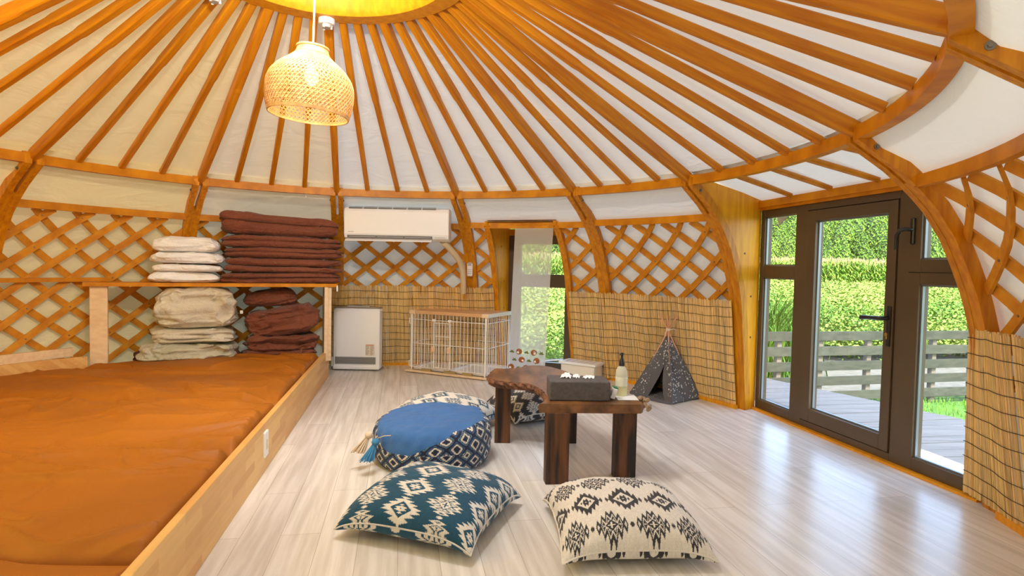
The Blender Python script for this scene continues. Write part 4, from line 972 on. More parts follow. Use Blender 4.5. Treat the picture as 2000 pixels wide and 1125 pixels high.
# ------------------------------------------------------------------ live edge table
TZ = .372; tk = .962
out_ = [(.142, 2.745), (.30, 2.75), (.46, 2.757), (.632, 2.768), (.652, 2.80), (.640, 2.87), (.604, 2.965), (.585, 3.06), (.553, 3.214), (.50, 3.33), (.463, 3.393), (.42, 3.46), (.387, 3.529), (.35, 3.63), (.307, 3.713), (.26, 3.78), (.214, 3.815), (.16, 3.82), (.112, 3.803), (.06, 3.74), (.027, 3.698), (-.03, 3.675), (-.10, 3.668), (-.118, 3.55), (-.128, 3.40), (-.10, 3.30), (-.032, 3.252), (.03, 3.235), (.097, 3.209), (.13, 3.16), (.149, 3.106), (.168, 3.04), (.178, 2.96), (.18, 2.88), (.165, 2.80)]
out_ = [(x*tk, y*tk) for x, y in out_]
tbl = thing('coffee_table', 'low dark wooden table with a curved live-edge slab top and four plank legs', 'table', (.2, 3.0, 0))
cen = np.array([np.mean([p[0] for p in out_]), np.mean([p[1] for p in out_])])
def cr_spline(pts, k=4):
    P = np.array(pts); n = len(P); R = []
    for i in range(n):
        p0, p1, p2, p3 = P[i-1], P[i], P[(i+1) % n], P[(i+2) % n]
        for j in range(k):
            t = j/k
            if i in (0, 1, 2, 3, n-1): R.append(p1+(p2-p1)*t)
            else: R.append(.5*((2*p1)+(-p0+p2)*t+(2*p0-5*p1+4*p2-p3)*t*t+(-p0+3*p1-3*p2+p3)*t**3))
    return np.array(R)
O = cr_spline(out_); n = len(O); lev = [(0, .006), (.004, .0), (.018, -.006), (.034, .002), (.042, .012)]
mb = MB(); V = []
tn = np.roll(O, -1, 0)-np.roll(O, 1, 0); tn /= np.linalg.norm(tn, axis=1)[:, None]; nr = np.stack([tn[:, 1], -tn[:, 0]], 1)
for (dz, inset) in lev:
    for i in range(n):
        w_ = 0 if i < 16 else 1; jit = .006*math.sin(i*1.9+dz*200)+.004*math.sin(i*4.1); q = O[i]-nr[i]*(inset*w_+(jit*w_ if 0 < dz < .04 else 0)); V.append((*q, TZ-dz))
Fs = [tuple(range(n))]
for l_ in range(len(lev)-1):
    for i in range(n): Fs.append((l_*n+i, (l_+1)*n+i, (l_+1)*n+(i+1) % n, l_*n+(i+1) % n))
Fs.append(tuple((len(lev)-1)*n+i for i in range(n))[::-1])
mb.add(V, Fs); mb.m = [0]+[1 if 16 <= (k % n) else 0 for k in range(n*(len(lev)-1))]+[0]
mb.build('slab_top', [SLABT, SLABE], tbl)
mb = MB(); rr = random.Random(2); P_ = []
c = np.array([.628, 2.705, TZ-.018])
for i in range(10):
    a = rr.uniform(0, 6); p = c+np.array([rr.uniform(-.012, .02), rr.uniform(-.02, .13), rr.uniform(-.018, .016)]); mb.tube([p, p+np.array([rr.uniform(-.01, .02), rr.uniform(.01, .03), rr.uniform(-.012, .012)]), p+np.array([rr.uniform(.0, .03), rr.uniform(.02, .05), rr.uniform(-.02, .01)])], [.008, .011, .004], 6)
mb.build('bark_edge', BARK, tbl, smooth=50)
for (x, y, wx, wy, r_) in ((.222, 2.665, .108, .060, .12), (.555, 2.765, .108, .050, .02), (-.038, 3.27, .088, .060, .03), (.325, 3.29, .118, .060, .0)):
    mb = MB(); c_, s_ = math.cos(r_), math.sin(r_); mb.box((x, y, (TZ-.042)/2), (wx, wy, TZ-.042), ((c_, s_, 0), (-s_, c_, 0), (0, 0, 1))); bevel(mb.build('leg', LEGW, tbl), .003)
# tissue box
tb = thing('tissue_box', 'dark grey felt tissue box cover lying on the low table', 'tissue box', (.335, 2.80, TZ+.001))
c = np.array([.327, 2.782, TZ+.001]); r_ = .03; ax = ((math.cos(r_), math.sin(r_), 0), (-math.sin(r_), math.cos(r_), 0), (0, 0, 1))
bevel(MB().box(c+[0, 0, .046], (.286, .160, .092), ax).build('cover', FELT, tb), .007, 3)
rr = random.Random(4)
for (dx, dy, sx, sy, h_) in ((-.055, .02, .05, .05, .022), (-.005, .03, .035, .05, .012), (.055, .02, .055, .04, .010)):
    G = []
    for i in range(12):
        row = []
        for j in range(12):
            u, v = i/11-.5, j/11-.5; z = h_*(1-(2*u)**2*.8)*(1-(2*v)**2*.7)+rr.uniform(-.003, .003)+.004*math.sin(i*1.7+j)
            row.append((c[0]+dx+u*sx+.01*v, c[1]+dy+v*sy, TZ+.0935+max(z, .0)))
        G.append(row)
    MB().grid(np.array(G)).build('tissue', TISSUE, tb, smooth=50)
# bottle
bo = thing('spray_bottle', 'clear bottle of pale yellow liquid with a black cap on the low table', 'bottle', (.548, 2.84, TZ+.001))
bc = (.548, 2.84, TZ+.001)
MB().lathe([(.0, 0), (.026, 0), (.029, .004), (.029, .105), (.027, .125), (.018, .142), (.012, .148)], 28, bc).build('bottle_body', BOTTLE, bo, smooth=50)
MB().lathe([(0, .003), (.0255, .003), (.0265, .006), (.0265, .045), (0, .045)], 24, bc).build('liquid', mat('pale yellow liquid', (.80, .72, .22), .2), bo, smooth=50)
MB().lathe([(.0262, .05), (.0294, .05), (.0294, .095), (.0262, .095)], 28, bc).build('label', mat('greenish label', (.78, .78, .62), .6), bo, smooth=50)
mb = MB(); mb.lathe([(0, .147), (.0135, .147), (.0135, .165), (.010, .178), (.006, .188), (.005, .20), (.008, .203), (.007, .212), (0, .213)], 20, bc); mb.tube([(bc[0], bc[1], bc[2]+.206), (bc[0]-.012, bc[1]-.012, bc[2]+.204)], .0035, 8); mb.build('cap', BLACK, bo, smooth=50)
# small card pack
cd = thing('card_box', 'small white card box with a green top leaning beside the bottle', 'card box', (.507, 2.79, TZ+.001))
axc = ((.80, -.25, -.0), (.25, .80, 0), (0, 0, 1)); th_ = .5; axc = (np.array([.95, .0, -.3]), np.array([0, 1, 0]), np.array([.3, 0, .95]))
bevel(MB().box((.497, 2.765, TZ+.030), (.022, .05, .050), axc).build('pack', WHITE, cd), .003)
MB().box((.505, 2.765, TZ+.0575), (.020, .044, .006), axc).build('green_top', mat('green print', (.03, .22, .10), .6), cd)
mb = MB(); mb.box((.565, 2.80, TZ+.0022), (.10, .12, .002)); tag(mb.build('paper_sheet', WHITE), 'small white sheet of paper under the bottle on the low table', 'paper')

# ------------------------------------------------------------------ cushions
TEAL, OFFW, CHAR = np.array([.006, .072, .135]), np.array([.76, .72, .64]), np.array([.035, .035, .040])
def tri(x): return np.abs((x % 1)*2-1)
def kilim(x, y, W_=.150, H_=.138):
    i = np.floor(x/W_); yy = y/H_+.5*(i % 2); j = np.floor(yy); lx = .90*np.abs(x/W_-i-.5); ly = .90*np.abs(yy-j-.5)
    ty = i % 2; d = lx+ly; saw = tri(ly*9+.5); s2 = tri(ly*8+.5)
    A_ = ((d-.17*saw < .34) & (d > .24)) | ((d-.11*tri(ly*12+.5) < .075) & (d > .024))   # serrated ring round a star
    z1 = d-.21*s2                                                                       # two zigzag rings round a cross
    B_ = ((z1 > .185) & (z1 < .32)) | ((z1 > .02) & (z1 < .12) & (d > .17)) | ((d < .15) & ~((np.minimum(lx, ly) < .018) & (d < .09)))
    return np.where(ty == 0, A_, B_)
def cushion(name, c, rot, size, h, fg, bgc, label, seed, N=230, scale=1., hb=.045, group='patterned floor cushions', swap=False, trim=None):
    u = np.linspace(-1, 1, N)[:, None]*np.ones((1, N)); v = np.linspace(-1, 1, N)[None, :]*np.ones((N, 1))
    uu = np.sign(u)*(1-(1-np.abs(u))**1.25); vv = np.sign(v)*(1-(1-np.abs(v))**1.25)
    s = size/2
    def xy(uu, vv):
        pin = .055; return s*uu*(1-pin*(1-vv**2)*np.abs(uu)**3*1.0), s*vv*(1-pin*(1-uu**2)*np.abs(vv)**3)
    X, Y = xy(uu, vv); base = (np.clip(1-uu**2, 0, 1)*np.clip(1-vv**2, 0, 1))
    P = np.stack([X, Y, 0*X], -1)
    H = base**.42*(h-hb)*(1+.07*fbm(P, 6, 2, seed))+fbm(P, 14, 2, seed+3)*.004*base**.3+.006*np.sin((X-Y)*26+seed)*np.exp(-base*6)*(base**.25)
    Hb = -base**.30*hb
    corner = (np.abs(uu)**4*np.abs(vv)**4)
    zc_ = hb+.002-corner*hb*.55
    PX, PY = s*u*1.16, s*v*1.16; PX, PY = (PY, PX) if swap else (PX, PY); pat = kilim((PX+seed*.031)/scale, (PY+seed*.017)/scale); col = np.where(pat[..., None], fg, bgc)
    wv = 1+.10*fbm(P, 160, 1, seed)[..., None]
    c3, s3 = math.cos(rot), math.sin(rot)
    def W3(X, Y, Z): return np.stack([c[0]+X*c3-Y*s3, c[1]+X*s3+Y*c3, Z], -1)
    mb = MB(); mb.grid(W3(X, Y, zc_+H), col=np.clip(col*wv, 0, 1), flip=False)
    # bottom: same grid so borders coincide
    pb = kilim((PX+.4)/scale, (PY+.3)/scale); cb = np.where(pb[..., None], fg, bgc)
    mb.grid(W3(X, Y, np.maximum(zc_+Hb, .0015)), col=np.clip(cb*wv, 0, 1), flip=True)
    o = mb.build(name, CLOTHC, origin=(c[0], c[1], 0), smooth=180, col=True)
    tag(o, label, 'cushion', group)
    ring = []
    idx = [(i, 0) for i in range(0, N-1, 4)]+[(N-1, j) for j in range(0, N-1, 4)]+[(i, N-1) for i in range(N-1, 0, -4)]+[(0, j) for j in range(N-1, 0, -4)]
    Wg = W3(X, Y, zc_+0*X)
    MB().tube([tuple(Wg[i, j]) for i, j in idx], .0035, 6, closed=True, col=(trim if trim is not None else fg)).build('seam', CLOTHC, o, col=True, smooth=60)
    return o
cushion('floor_cushion', (-.285, 2.235), math.radians(-19), .535, .190, OFFW, TEAL, 'teal cushion with cream diamonds on the floor in front of the pouf', 3, N=300, hb=.072, trim=OFFW*.9)
cushion('floor_cushion', (.425, 2.135), math.radians(4), .52, .185, CHAR, OFFW*1.05, 'cream cushion with charcoal diamonds on the floor in front of the low table', 5, N=300, hb=.065, swap=True, trim=OFFW*1.05)
cushion('floor_cushion', (.13, 3.83), math.radians(28), .46, .20, OFFW, CHAR, 'charcoal cushion with cream diamonds on the floor behind the low table', 8, N=190, hb=.075, scale=.72)
cushion('floor_cushion', (-.40, 3.52), math.radians(-24), .54, .205, TEAL, OFFW*1.05, 'cream cushion with teal diamonds on the floor behind the round pouf', 11, N=190, hb=.085, scale=.85)

# ------------------------------------------------------------------ pouf
pc = np.array([-.395, 2.975]); PR, PH = .305, .225
pf = thing('round_pouf', 'round floor pouf with plain blue velvet top, stepped diamond sides and two tassels', 'pouf', (pc[0], pc[1], 0))
NAVY, WH_, MB_, LB = np.array([.012, .018, .055]), np.array([.72, .66, .56]), np.array([.045, .13, .30]), np.array([.13, .26, .36])
nu, nv = 880, 280; th = np.linspace(0, 2*pi, nu, endpoint=False)[:, None]*np.ones((1, nv)); t = np.linspace(0, 1, nv)[None, :]*np.ones((nu, 1))
# profile arc: 0 bottom centre -> 1 top centre
def prof(t):
    r = np.where(t < .12, t/.12*.80, 0.); z = np.zeros_like(t)
    m1 = (t >= .12) & (t < .62); a = (t-.12)/.5; ang = -pi/2+a*pi; e = .62
    rr_ = .80+.20*np.abs(np.cos(ang))**e; zz_ = .5+.5*np.sign(np.sin(ang))*np.abs(np.sin(ang))**.85
    r = np.where(m1, rr_, r); z = np.where(m1, zz_, z)
    m2 = t >= .62; b = (t-.62)/.38; r = np.where(m2, .80*(1-b), r); z = np.where(m2, 1+.0*b, z); return r, z
r, z = prof(t); P = np.stack([np.cos(th)*r, np.sin(th)*r, z], -1)
tilt_ = .02*np.cos(th-1.2)*r
zz = z*PH*(.93)+(z > .5)*(tilt_+.05*PH*(1-r**2)+fbm(P, 2.2, 3, 5)*.013)
rr_ = r*PR*(1+.02*fbm(P, 3, 2, 7)*(z > .02))+.004*np.sin(th*26)*np.exp(-((z-.9)/.12)**2)*(r > .7)
G = np.stack([pc[0]+rr_*np.cos(th), pc[1]+rr_*np.sin(th), np.maximum(zz, .001)], -1)
q_ = .0060; ncell = round(2*pi*PR/q_/18)*18; U_ = np.floor(th/(2*pi)*ncell); Vv = np.floor(z*PH*1.25/q_)
T = 18; a1 = np.abs((U_ % T)-T/2+.5); b1 = np.abs(((Vv+5) % T)-T/2+.5); d1 = a1+b1; d1 = np.minimum(d1, T-d1)
ring2 = (a1+b1) > T/2
dm = np.where(d1 < 3.5, 0, np.where(d1 < 5.5, 1, np.where(d1 < 6.5, 0, np.where(d1 < 7.6, np.where(ring2, 2, 3), 0))))
col = np.array([NAVY, WH_, MB_, LB])[dm.astype(int)]
# blue velvet: flap with a point hanging down toward the camera's left
an0 = -1.98; da = np.abs((th-an0+pi) % (2*pi)-pi); lim = .995-.50*np.clip(1-da/.95, 0, 1)**1.2
blue = (z > np.where(r > .8, lim, 0)) & (z > .4)
col = np.where(blue[..., None], np.array([.04, .145, .39])*(1+.04*fbm(P, 5, 2, 2)[..., None]), col)
mb = MB(); mb.grid(G, col=np.clip(col, 0, 1), wrapu=True); mb.build('pouf_body', CLOTHC, pf, smooth=180, col=True)
def tassel(p, d, yarn, knotm, name):
    p = np.array(p); d = np.array(d)/np.linalg.norm(d); tt = MB(); rr = random.Random(int(p[0]*1e4))
    mb = MB(); mb.lathe([(0, -.016), (.014, -.014), (.020, 0), (.014, .014), (0, .018)], 12, p)
    k_ = mb.build(name, knotm, pf, smooth=60)
    for i in range(80):
        a = rr.uniform(0, 2*pi); w_ = rr.uniform(0, 1)**.5; e = np.array([math.cos(a), math.sin(a)*.6, 0])*w_
        tt.tube([p+d*.010+e*.010, p+d*.04+e*.019, p+d*rr.uniform(.082, .10)+e*.036], .0018, 5)
    tt.build('yarn_strands', yarn, k_, smooth=60)
tassel((pc[0]-.285, pc[1]-.185, .165), (-.50, -.35, -.85), CREAM, CREAM, 'tassel')
tassel((pc[0]-.238, pc[1]-.245, .150), (-.35, -.42, -.85), BLUEY, BLUEY, 'tassel')
MB().tube([(pc[0]-.235, pc[1]-.215, .16), (pc[0]-.20, pc[1]-.235, .178), (pc[0]-.165, pc[1]-.25, .185)], .002, 5).build('tassel_cord', CREAM, pf)

# ------------------------------------------------------------------ pendant lamp
lc = np.array([-.925, 2.62, 1.650]); LT = math.radians(3.5)
lp = thing('pendant_lamp', 'woven rattan pendant lamp hanging from the crown ring', 'pendant lamp', tuple(lc))
prof_ = [(.171, 0), (.181, .035), (.187, .07), (.188, .105), (.185, .138), (.173, .170), (.150, .200), (.120, .226), (.095, .246), (.076, .264), (.066, .282), (.064, .300)]
pr_s = np.array(prof_); cs = np.concatenate([[0], np.cumsum(np.linalg.norm(np.diff(pr_s, axis=0), axis=1))]); Ls = cs[-1]
def lpt(f, a, off=0):
    s = f*Ls; r_ = np.interp(s, cs, pr_s[:, 0])+off; z_ = np.interp(s, cs, pr_s[:, 1]); x, y = r_*math.cos(a), r_*math.sin(a)
    return np.array([lc[0]+x*math.cos(LT)+z_*math.sin(LT), lc[1]+y, lc[2]+z_*math.cos(LT)-x*math.sin(LT)])
def strip(mb, pts, nrm, w_, th_=.0009):
    P = [np.array(p) for p in pts]; U, W = [], []
    for i in range(len(P)):
        t_ = P[min(i+1, len(P)-1)]-P[max(i-1, 0)]; t_ /= np.linalg.norm(t_); nn = nrm[i]-t_*np.dot(nrm[i], t_); nn /= np.linalg.norm(nn); U.append(np.cross(t_, nn)); W.append(nn)
    mb.sweep(P, U, W, [(-w_/2, -th_), (w_/2, -th_), (w_/2, th_), (-w_/2, th_)])
axl = np.array([math.sin(LT), 0, math.cos(LT)])
NS = 60
for fam in (1, -1):
    mb = MB()
    for k in range(NS):
        pts, nn = [], []
        for i in range(25):
            f = i/24; a = 2*pi*k/NS+fam*f*1.55; p = lpt(f*.97, a, .0012*fam); pts.append(p); c0 = lc+axl*(p-lc).dot(axl); v = p-c0; nn.append(v/np.linalg.norm(v))
        strip(mb, pts, nn, .0042)
    mb.build('diagonal_weave', RATTAN, lp)
mb = MB()
for f in list(np.linspace(.05, .62, 13)):
    pts = [lpt(f, 2*pi*k/64, 0) for k in range(65)]; nn = []
    for p in pts:
        c0 = lc+axl*(p-lc).dot(axl); v = p-c0; nn.append(v/np.linalg.norm(v))
    strip(mb, pts, nn, .0042)
mb.build('hoop_weave', RATTAN, lp)
for nm, f0, f1 in (('bottom_rim', 0, .035), ('neck_band', .90, .985)):
    mb = MB()
    for off in (-.0025, .003):
        mb.grid(np.array([[lpt(f, a, off) for f in np.linspace(f0, f1, 4)] for a in np.linspace(0, 2*pi, 65)[:-1]]), wrapu=True, flip=off < 0)
    for f in (f0, f1): mb.grid(np.array([[lpt(f, a, -.0025), lpt(f, a, .003)] for a in np.linspace(0, 2*pi, 65)[:-1]]), wrapu=True)
    mb.build(nm, RATTAN, lp, smooth=60)
mb = MB(); mb.tube([lpt(.995, 2*pi*k/48, .002) for k in range(48)], .006, 8, closed=True); mb.build('top_hoop', RATTAN, lp, smooth=60)
tp_ = lc+axl*.295
mb = MB(); mb.tube([tp_-axl*.03, tp_, (lc[0]+.03, 2.64, 2.72)], .0042, 8); mb.build('cord', CORD, lp)
mb = MB(); mb.tube([lpt(.98, 0), tp_], .003, 6); mb.tube([lpt(.98, pi), tp_], .003, 6); mb.build('holder', CORD, lp)
soc = lc+axl*.19; mb = MB(); mb.lathe([(0, .10), (.020, .10), (.022, .06), (.018, .03), (.0, .03)], 18, soc); mb.tube([soc+axl*.1, tp_], .005, 8); mb.build('socket', WHITE, lp, smooth=50)
BULB = mat('glowing bulb', (1, .9, .75), .3, emit=(1, .72, .42), estr=.9)
MB().lathe([(0, -.055), (.018, -.050), (.030, -.030), (.031, -.012), (.020, .015), (.013, .030)], 20, soc).build('bulb', BULB, lp, smooth=60)
l_ = bpy.data.lights.new('bulb_light', 'POINT'); l_.energy = 1.5; l_.color = (1, .66, .30); l_.shadow_soft_size = .035
lo = bpy.data.objects.new('bulb_light', l_); COL.objects.link(lo); lo.location = tuple(soc+np.array([0, 0, -.075])); 

# added warm fill lamp on the next post, unseen left of the frame
wl = thing('fill_lamp', 'added small warm fill lamp on the near left post, unseen', 'lamp', tuple(P3(2.12, 209.5, 1.50)))
q = P3(2.12, 209.5, 1.50); MB().lathe([(.05, 0), (.055, -.02), (.035, -.09), (.0, -.10)], 20, q+[0, 0, .05]).build('shade', WHITE, wl, smooth=60)
l2 = bpy.data.lights.new('fill_lamp_light', 'POINT'); l2.energy = 16; l2.color = (1, .72, .07); l2.shadow_soft_size = .05
lo2 = bpy.data.objects.new('fill_lamp_light', l2); COL.objects.link(lo2); lo2.location = tuple(P3(2.0, 209.5, 1.58))
# added fill spots under the near crown ring, unseen above the frame
for k, a in enumerate((-95., -60., -20.)):
    q = P3(.645, a, RING_Z-.012); dl = thing('fill_spot', f'added white fill spot under the near side of the crown ring, {NUM[k]} from the left', 'fill_spot', tuple(q))
    MB().lathe([(.0, 0), (.035, 0), (.038, -.05), (.030, -.05), (.026, -.02), (.0, -.02)], 20, q).build('housing', WHITE, dl, smooth=40)
    l3 = bpy.data.lights.new('fill_spot_light', 'SPOT'); l3.energy = 34; l3.color = (1, .96, .90); l3.spot_size = math.radians(140); l3.spot_blend = .9; l3.shadow_soft_size = .06
    lo3 = bpy.data.objects.new('fill_spot_light', l3); COL.objects.link(lo3); lo3.location = tuple(q-[0, 0, .06])
    if k == 0: lo3.rotation_euler = (Vector(lo3.location)-Vector((-2.5, 4.7, .9))).to_track_quat('Z', 'Y').to_euler(); l3.energy = 60
    if k == 1: lo3.rotation_euler = (Vector(lo3.location)-Vector((-.5, 5.0, .5))).to_track_quat('Z', 'Y').to_euler(); l3.energy = 55
# smoke detectors
def detector(p, label, r_=.045):
    t_ = thing('smoke_detector', label, 'smoke detector', tuple(p))
    MB().lathe([(0, 0), (r_, 0), (r_, -.022), (r_*.86, -.030), (0, -.030)], 32, p).build('base', WHITE, t_, smooth=40)
    MB().lathe([(r_*.62, -.030), (r_*.62, -.034), (r_*.55, -.048), (0, -.050)], 24, p).build('sensor', LGREY, t_, smooth=40)
    for k in range(3):
        a = k*2*pi/3+.3; MB().box((p[0]+r_*.58*math.cos(a), p[1]+r_*.58*math.sin(a), p[2]-.042), (.008, .008, .022)).build('guard_rib', WHITE, t_)
detector(P3(.665, AZ['D']+.5, RING_Z-.011), 'white smoke detector under the crown ring beside the lamp cord')
detector(P3(.72, AZ['C']+23, RING_Z-.02), 'white detector at the top edge of the crown ring, left of the lamp')
# small hanging pull
mb = MB(); q = P3(ir(RIML, 111)-.01, 111, 1.56); mb.tube([q, q-[0, 0, .018]], .001, 4); mb.lathe([(0, -.018), (.008, -.034), (0, -.034)], 4, q); tag(mb.build('light_pull', WHITE), 'tiny white triangular pull hanging under the rim beam left of the air conditioner', 'pull')

# ------------------------------------------------------------------ outdoors
GZ = -.46
mb = MB(); G = []
gx = np.concatenate([np.linspace(-60, -4, 12), np.linspace(-3.5, 9, 16), np.linspace(11, 140, 24)]); gy = np.concatenate([np.linspace(-30, 4, 8), np.linspace(5, 68, 22)])
mb.grid(np.array([[(x, y, GZ-.02) for y in gy] for x in gx]), flip=True)
tag(mb.build('ground', GROUND, origin=(0, 0, GZ)), 'green farmland ground outside the tent', 'ground', kind='structure')
mb = MB(); mb.prism([(2.2, -1), (9, -1), (9, 6.9), (5.4, 6.72), (2.2, 6.0)], GZ-.02, GZ); tag(mb.build('lawn', LAWN, origin=(3, 4, GZ)), 'bright green lawn between the deck and the fence', 'lawn', kind='structure')
mb = MB(); mb.prism([(1.8, 6.6), (2.6, 6.5), (6, 7.2), (11, 8.4), (11, 11.8), (2.6, 9.2), (1.6, 9.0)], GZ-.02, GZ+.004); tag(mb.build('path', PATHM, origin=(4, 8, GZ)), 'pale gravel track behind the fence', 'path', kind='structure')
def blades(name, pts, h, w_, cols, lean, label, mt=None, kind='stuff', cat='grass', seed=0, per=1):
    r_ = np.random.default_rng(seed); n = len(pts); N = n*per; base = np.repeat(pts, per, 0)+np.concatenate([r_.normal(0, .02, (N, 2)), np.zeros((N, 1))], 1)
    a = r_.uniform(0, 2*pi, N); hh = h*r_.uniform(.6, 1.15, N); ww = w_*r_.uniform(.7, 1.3, N); l_ = lean*r_.uniform(.2, 1, N)
    d = np.stack([np.cos(a), np.sin(a), 0*a], 1); s_ = np.stack([-np.sin(a), np.cos(a), 0*a], 1)
    V = np.zeros((N, 5, 3)); V[:, 0] = base-s_*ww[:, None]/2; V[:, 1] = base+s_*ww[:, None]/2
    mid = base+d*(l_*hh*.35)[:, None]+np.array([0, 0, 1])*(hh*.62)[:, None]; V[:, 2] = mid+s_*ww[:, None]*.42; V[:, 3] = mid-s_*ww[:, None]*.42; V[:, 4] = base+d*(l_*hh)[:, None]+np.array([0, 0, 1])*hh[:, None]
    i = np.arange(N)[:, None]*5; F_ = [tuple(x) for x in (i+np.array([0, 1, 2, 3])).tolist()]+[tuple(x) for x in (i+np.array([3, 2, 4])).tolist()]
    c = np.array(cols)[r_.integers(0, len(cols), N)]*r_.uniform(.8, 1.15, (N, 1)); C_ = np.repeat(c, 5, 0)
    mb = MB(); mb.add(V.reshape(-1, 3), F_, 0, np.clip(C_*.36, 0, 1)); o = mb.build(name, mt or LEAF, origin=(float(base[:, 0].mean()), float(base[:, 1].mean()), GZ), col=True); tag(o, label, cat, kind=kind); return o
def scatter(n, y0, y1, k0, k1, seed, power=1.):
    r_ = np.random.default_rng(seed); y = y0+(y1-y0)*r_.random(n)**power; k = r_.uniform(k0, k1, n); return np.stack([k*y, y, np.full(n, GZ)], 1)
G1 = [(.30, .50, .05), (.40, .58, .08), (.22, .42, .04), (.50, .62, .12)]
G2 = [(.10, .30, .02), (.16, .38, .03), (.24, .46, .05)]
r_ = np.random.default_rng(4); p = np.stack([r_.uniform(2.6, 6.5, 9000), r_.uniform(2.5, 6.8, 9000), np.full(9000, GZ)], 1)
blades('grass', p, .045, .008, [(.20, .50, .03), (.28, .60, .05)], .6, 'short bright grass beside the deck', seed=5)
def leafmass(name, pts, size, up, cols, label, cat, seed, spread=(.25, .25, .25), per=6, kind='stuff', tone=.36):
    """clusters of small leaf quads"""
    r_ = np.random.default_rng(seed); N = len(pts)*per; c = np.repeat(pts, per, 0)+r_.normal(0, 1, (N, 3))*np.array(spread)*.5; c[:, 2] = np.maximum(c[:, 2], pts[:, 2].min()+.01)
    n1 = r_.normal(0, 1, (N, 3)); n1[:, 2] = np.abs(n1[:, 2])+up; n1 /= np.linalg.norm(n1, axis=1)[:, None]; a = np.cross(n1, r_.normal(0, 1, (N, 3))); a /= np.linalg.norm(a, axis=1)[:, None]; b = np.cross(n1, a)
    sz = np.asarray(size)*np.ones(len(pts)); s_ = np.repeat(sz, per)[:, None]*r_.uniform(.6, 1.3, (N, 1)); V = np.stack([c-a*s_, c-b*s_*.6, c+a*s_, c+b*s_*.6], 1).reshape(-1, 3)
    F_ = [tuple(x) for x in (np.arange(N)[:, None]*4+np.arange(4)).tolist()]; cc = np.array(cols)[r_.integers(0, len(cols), N)]*r_.uniform(.8, 1.2, (N, 1))
    mb = MB(); mb.add(V, F_, 0, np.clip(np.repeat(cc, 4, 0)*tone, 0, 1)); o = mb.build(name, LEAF, col=True); tag(o, label, cat, kind=kind); return o
# low crop rows
def crop(k0, k1, seed, n, nm, lb, ymin=9.5):
    p = scatter(n, ymin, 62, k0, k1, seed, 1.7); p[:, 2] = GZ+.30+.22*np.abs(np.sin(p[:, 1]*2.2))*np.clip(1-p[:, 1]/60, .2, 1)
    sz = .014+.0016*p[:, 1]
    return leafmass(nm, p, sz, .9, G1+[(.48, .60, .14)], lb, 'crops', seed, spread=(.55, .55, .34), per=17, tone=.44)
crop(.36, .98, 21, 13000, 'crop_rows', 'sunlit low green crop field behind the fence')
crop(-.10, .22, 22, 3000, 'crop_rows', 'sunlit low crop field seen through the narrow window', 8)
# tall corn band
def corn(k0, k1, seed, n, lb):
    r_ = np.random.default_rng(seed); mb = MB(); y = 58+8*r_.random(n)**1.5; k = r_.uniform(k0, k1, n); V = []; F_ = []; C_ = []
    for i in range(n):
        x0_, y0_ = k[i]*y[i], y[i]; h = r_.uniform(2.15, 2.75); b = len(V); a = r_.uniform(0, 2*pi)
        for j in range(7):
            an = a+j*2.4; z = GZ+h*(.15+.11*j); L_ = r_.uniform(.45, .8); w_ = .07; dx, dy = math.cos(an), math.sin(an)
            m_ = (x0_+dx*L_*.5, y0_+dy*L_*.5, z+L_*.75); e_ = (x0_+dx*L_, y0_+dy*L_, z+L_*.35); q = len(V); V += [(x0_-dy*.02, y0_+dx*.02, z), (m_[0]-dy*w_, m_[1]+dx*w_, m_[2]), e_, (m_[0]+dy*w_, m_[1]-dx*w_, m_[2])]; F_.append((q, q+1, q+2, q+3))
            c = np.array((.24, .52, .04) if r_.random() < .6 else (.42, .62, .08))*r_.uniform(.7, 1.15); C_ += [c]*4
        for j in range(4):
            an = r_.uniform(0, 2*pi); q = len(V); z = GZ+h*.97; dx, dy = math.cos(an), math.sin(an); l_ = r_.uniform(.25, .5); V += [(x0_-dy*.035, y0_+dx*.035, z), (x0_+dx*.12, y0_+dy*.12, z+l_), (x0_+dy*.035, y0_-dx*.035, z)]; F_.append((q, q+1, q+2)); C_ += [np.array((.66, .56, .26))*r_.uniform(.85, 1.15)]*3
    mb.add(V, F_, 0, np.clip(np.array(C_)*.46, 0, 1)); tag(mb.build('corn_field', LEAF, col=True), lb, 'corn', kind='stuff')
corn(.36, .98, 31, 3400, 'band of tall tasselled corn in front of the forest, seen through the doors')
corn(-.10, .22, 32, 1200, 'band of tall corn seen through the narrow window')
# bushes near the fence
def bush(p, r_, h, n, cols, lb, seed, sz=.03, nm='bush'):
    g = np.random.default_rng(seed); v = g.normal(0, 1, (n, 3)); v /= np.linalg.norm(v, axis=1)[:, None]; v *= g.uniform(.55, 1, (n, 1)); q = np.stack([p[0]+v[:, 0]*r_, p[1]+v[:, 1]*r_, GZ+h*.5+v[:, 2]*h*.5], 1)
    o = leafmass(nm, q, sz, .3, cols, lb, 'bush', seed, spread=(.10, .10, .10), per=5, kind=None); o['group'] = 'bushes outdoors'; return o
bush((4.05, 9.6), .9, 1.15, 900, G2, 'dark leafy bush behind the left end of the fence', 41)
bush((5.6, 10.2), 1.1, .95, 900, G2+G1[:1], 'wide leafy bush behind the middle of the fence', 42)
bush((7.9, 10.6), 1.2, 1.05, 900, G2+G1[:1], 'leafy bush behind the right end of the fence', 43)
bush((.62, 8.2), .45, .60, 1100, G2, 'bush outside the narrow window', 44, .012)
bush((.30, 9.6), .6, .42, 900, G1, 'paler bush outside the narrow window, behind the darker one', 45, .012)
p = np.stack([np.random.default_rng(6).normal(3.55, .28, 260), np.random.default_rng(7).normal(8.3, .35, 260), np.full(260, GZ)], 1)
blades('tall_grass', p, 1.15, .020, G2+[(.2, .42, .06)], .75, 'tuft of long arching grass beyond the left part of the fence', seed=8, per=3, kind=None, cat='grass tuft')
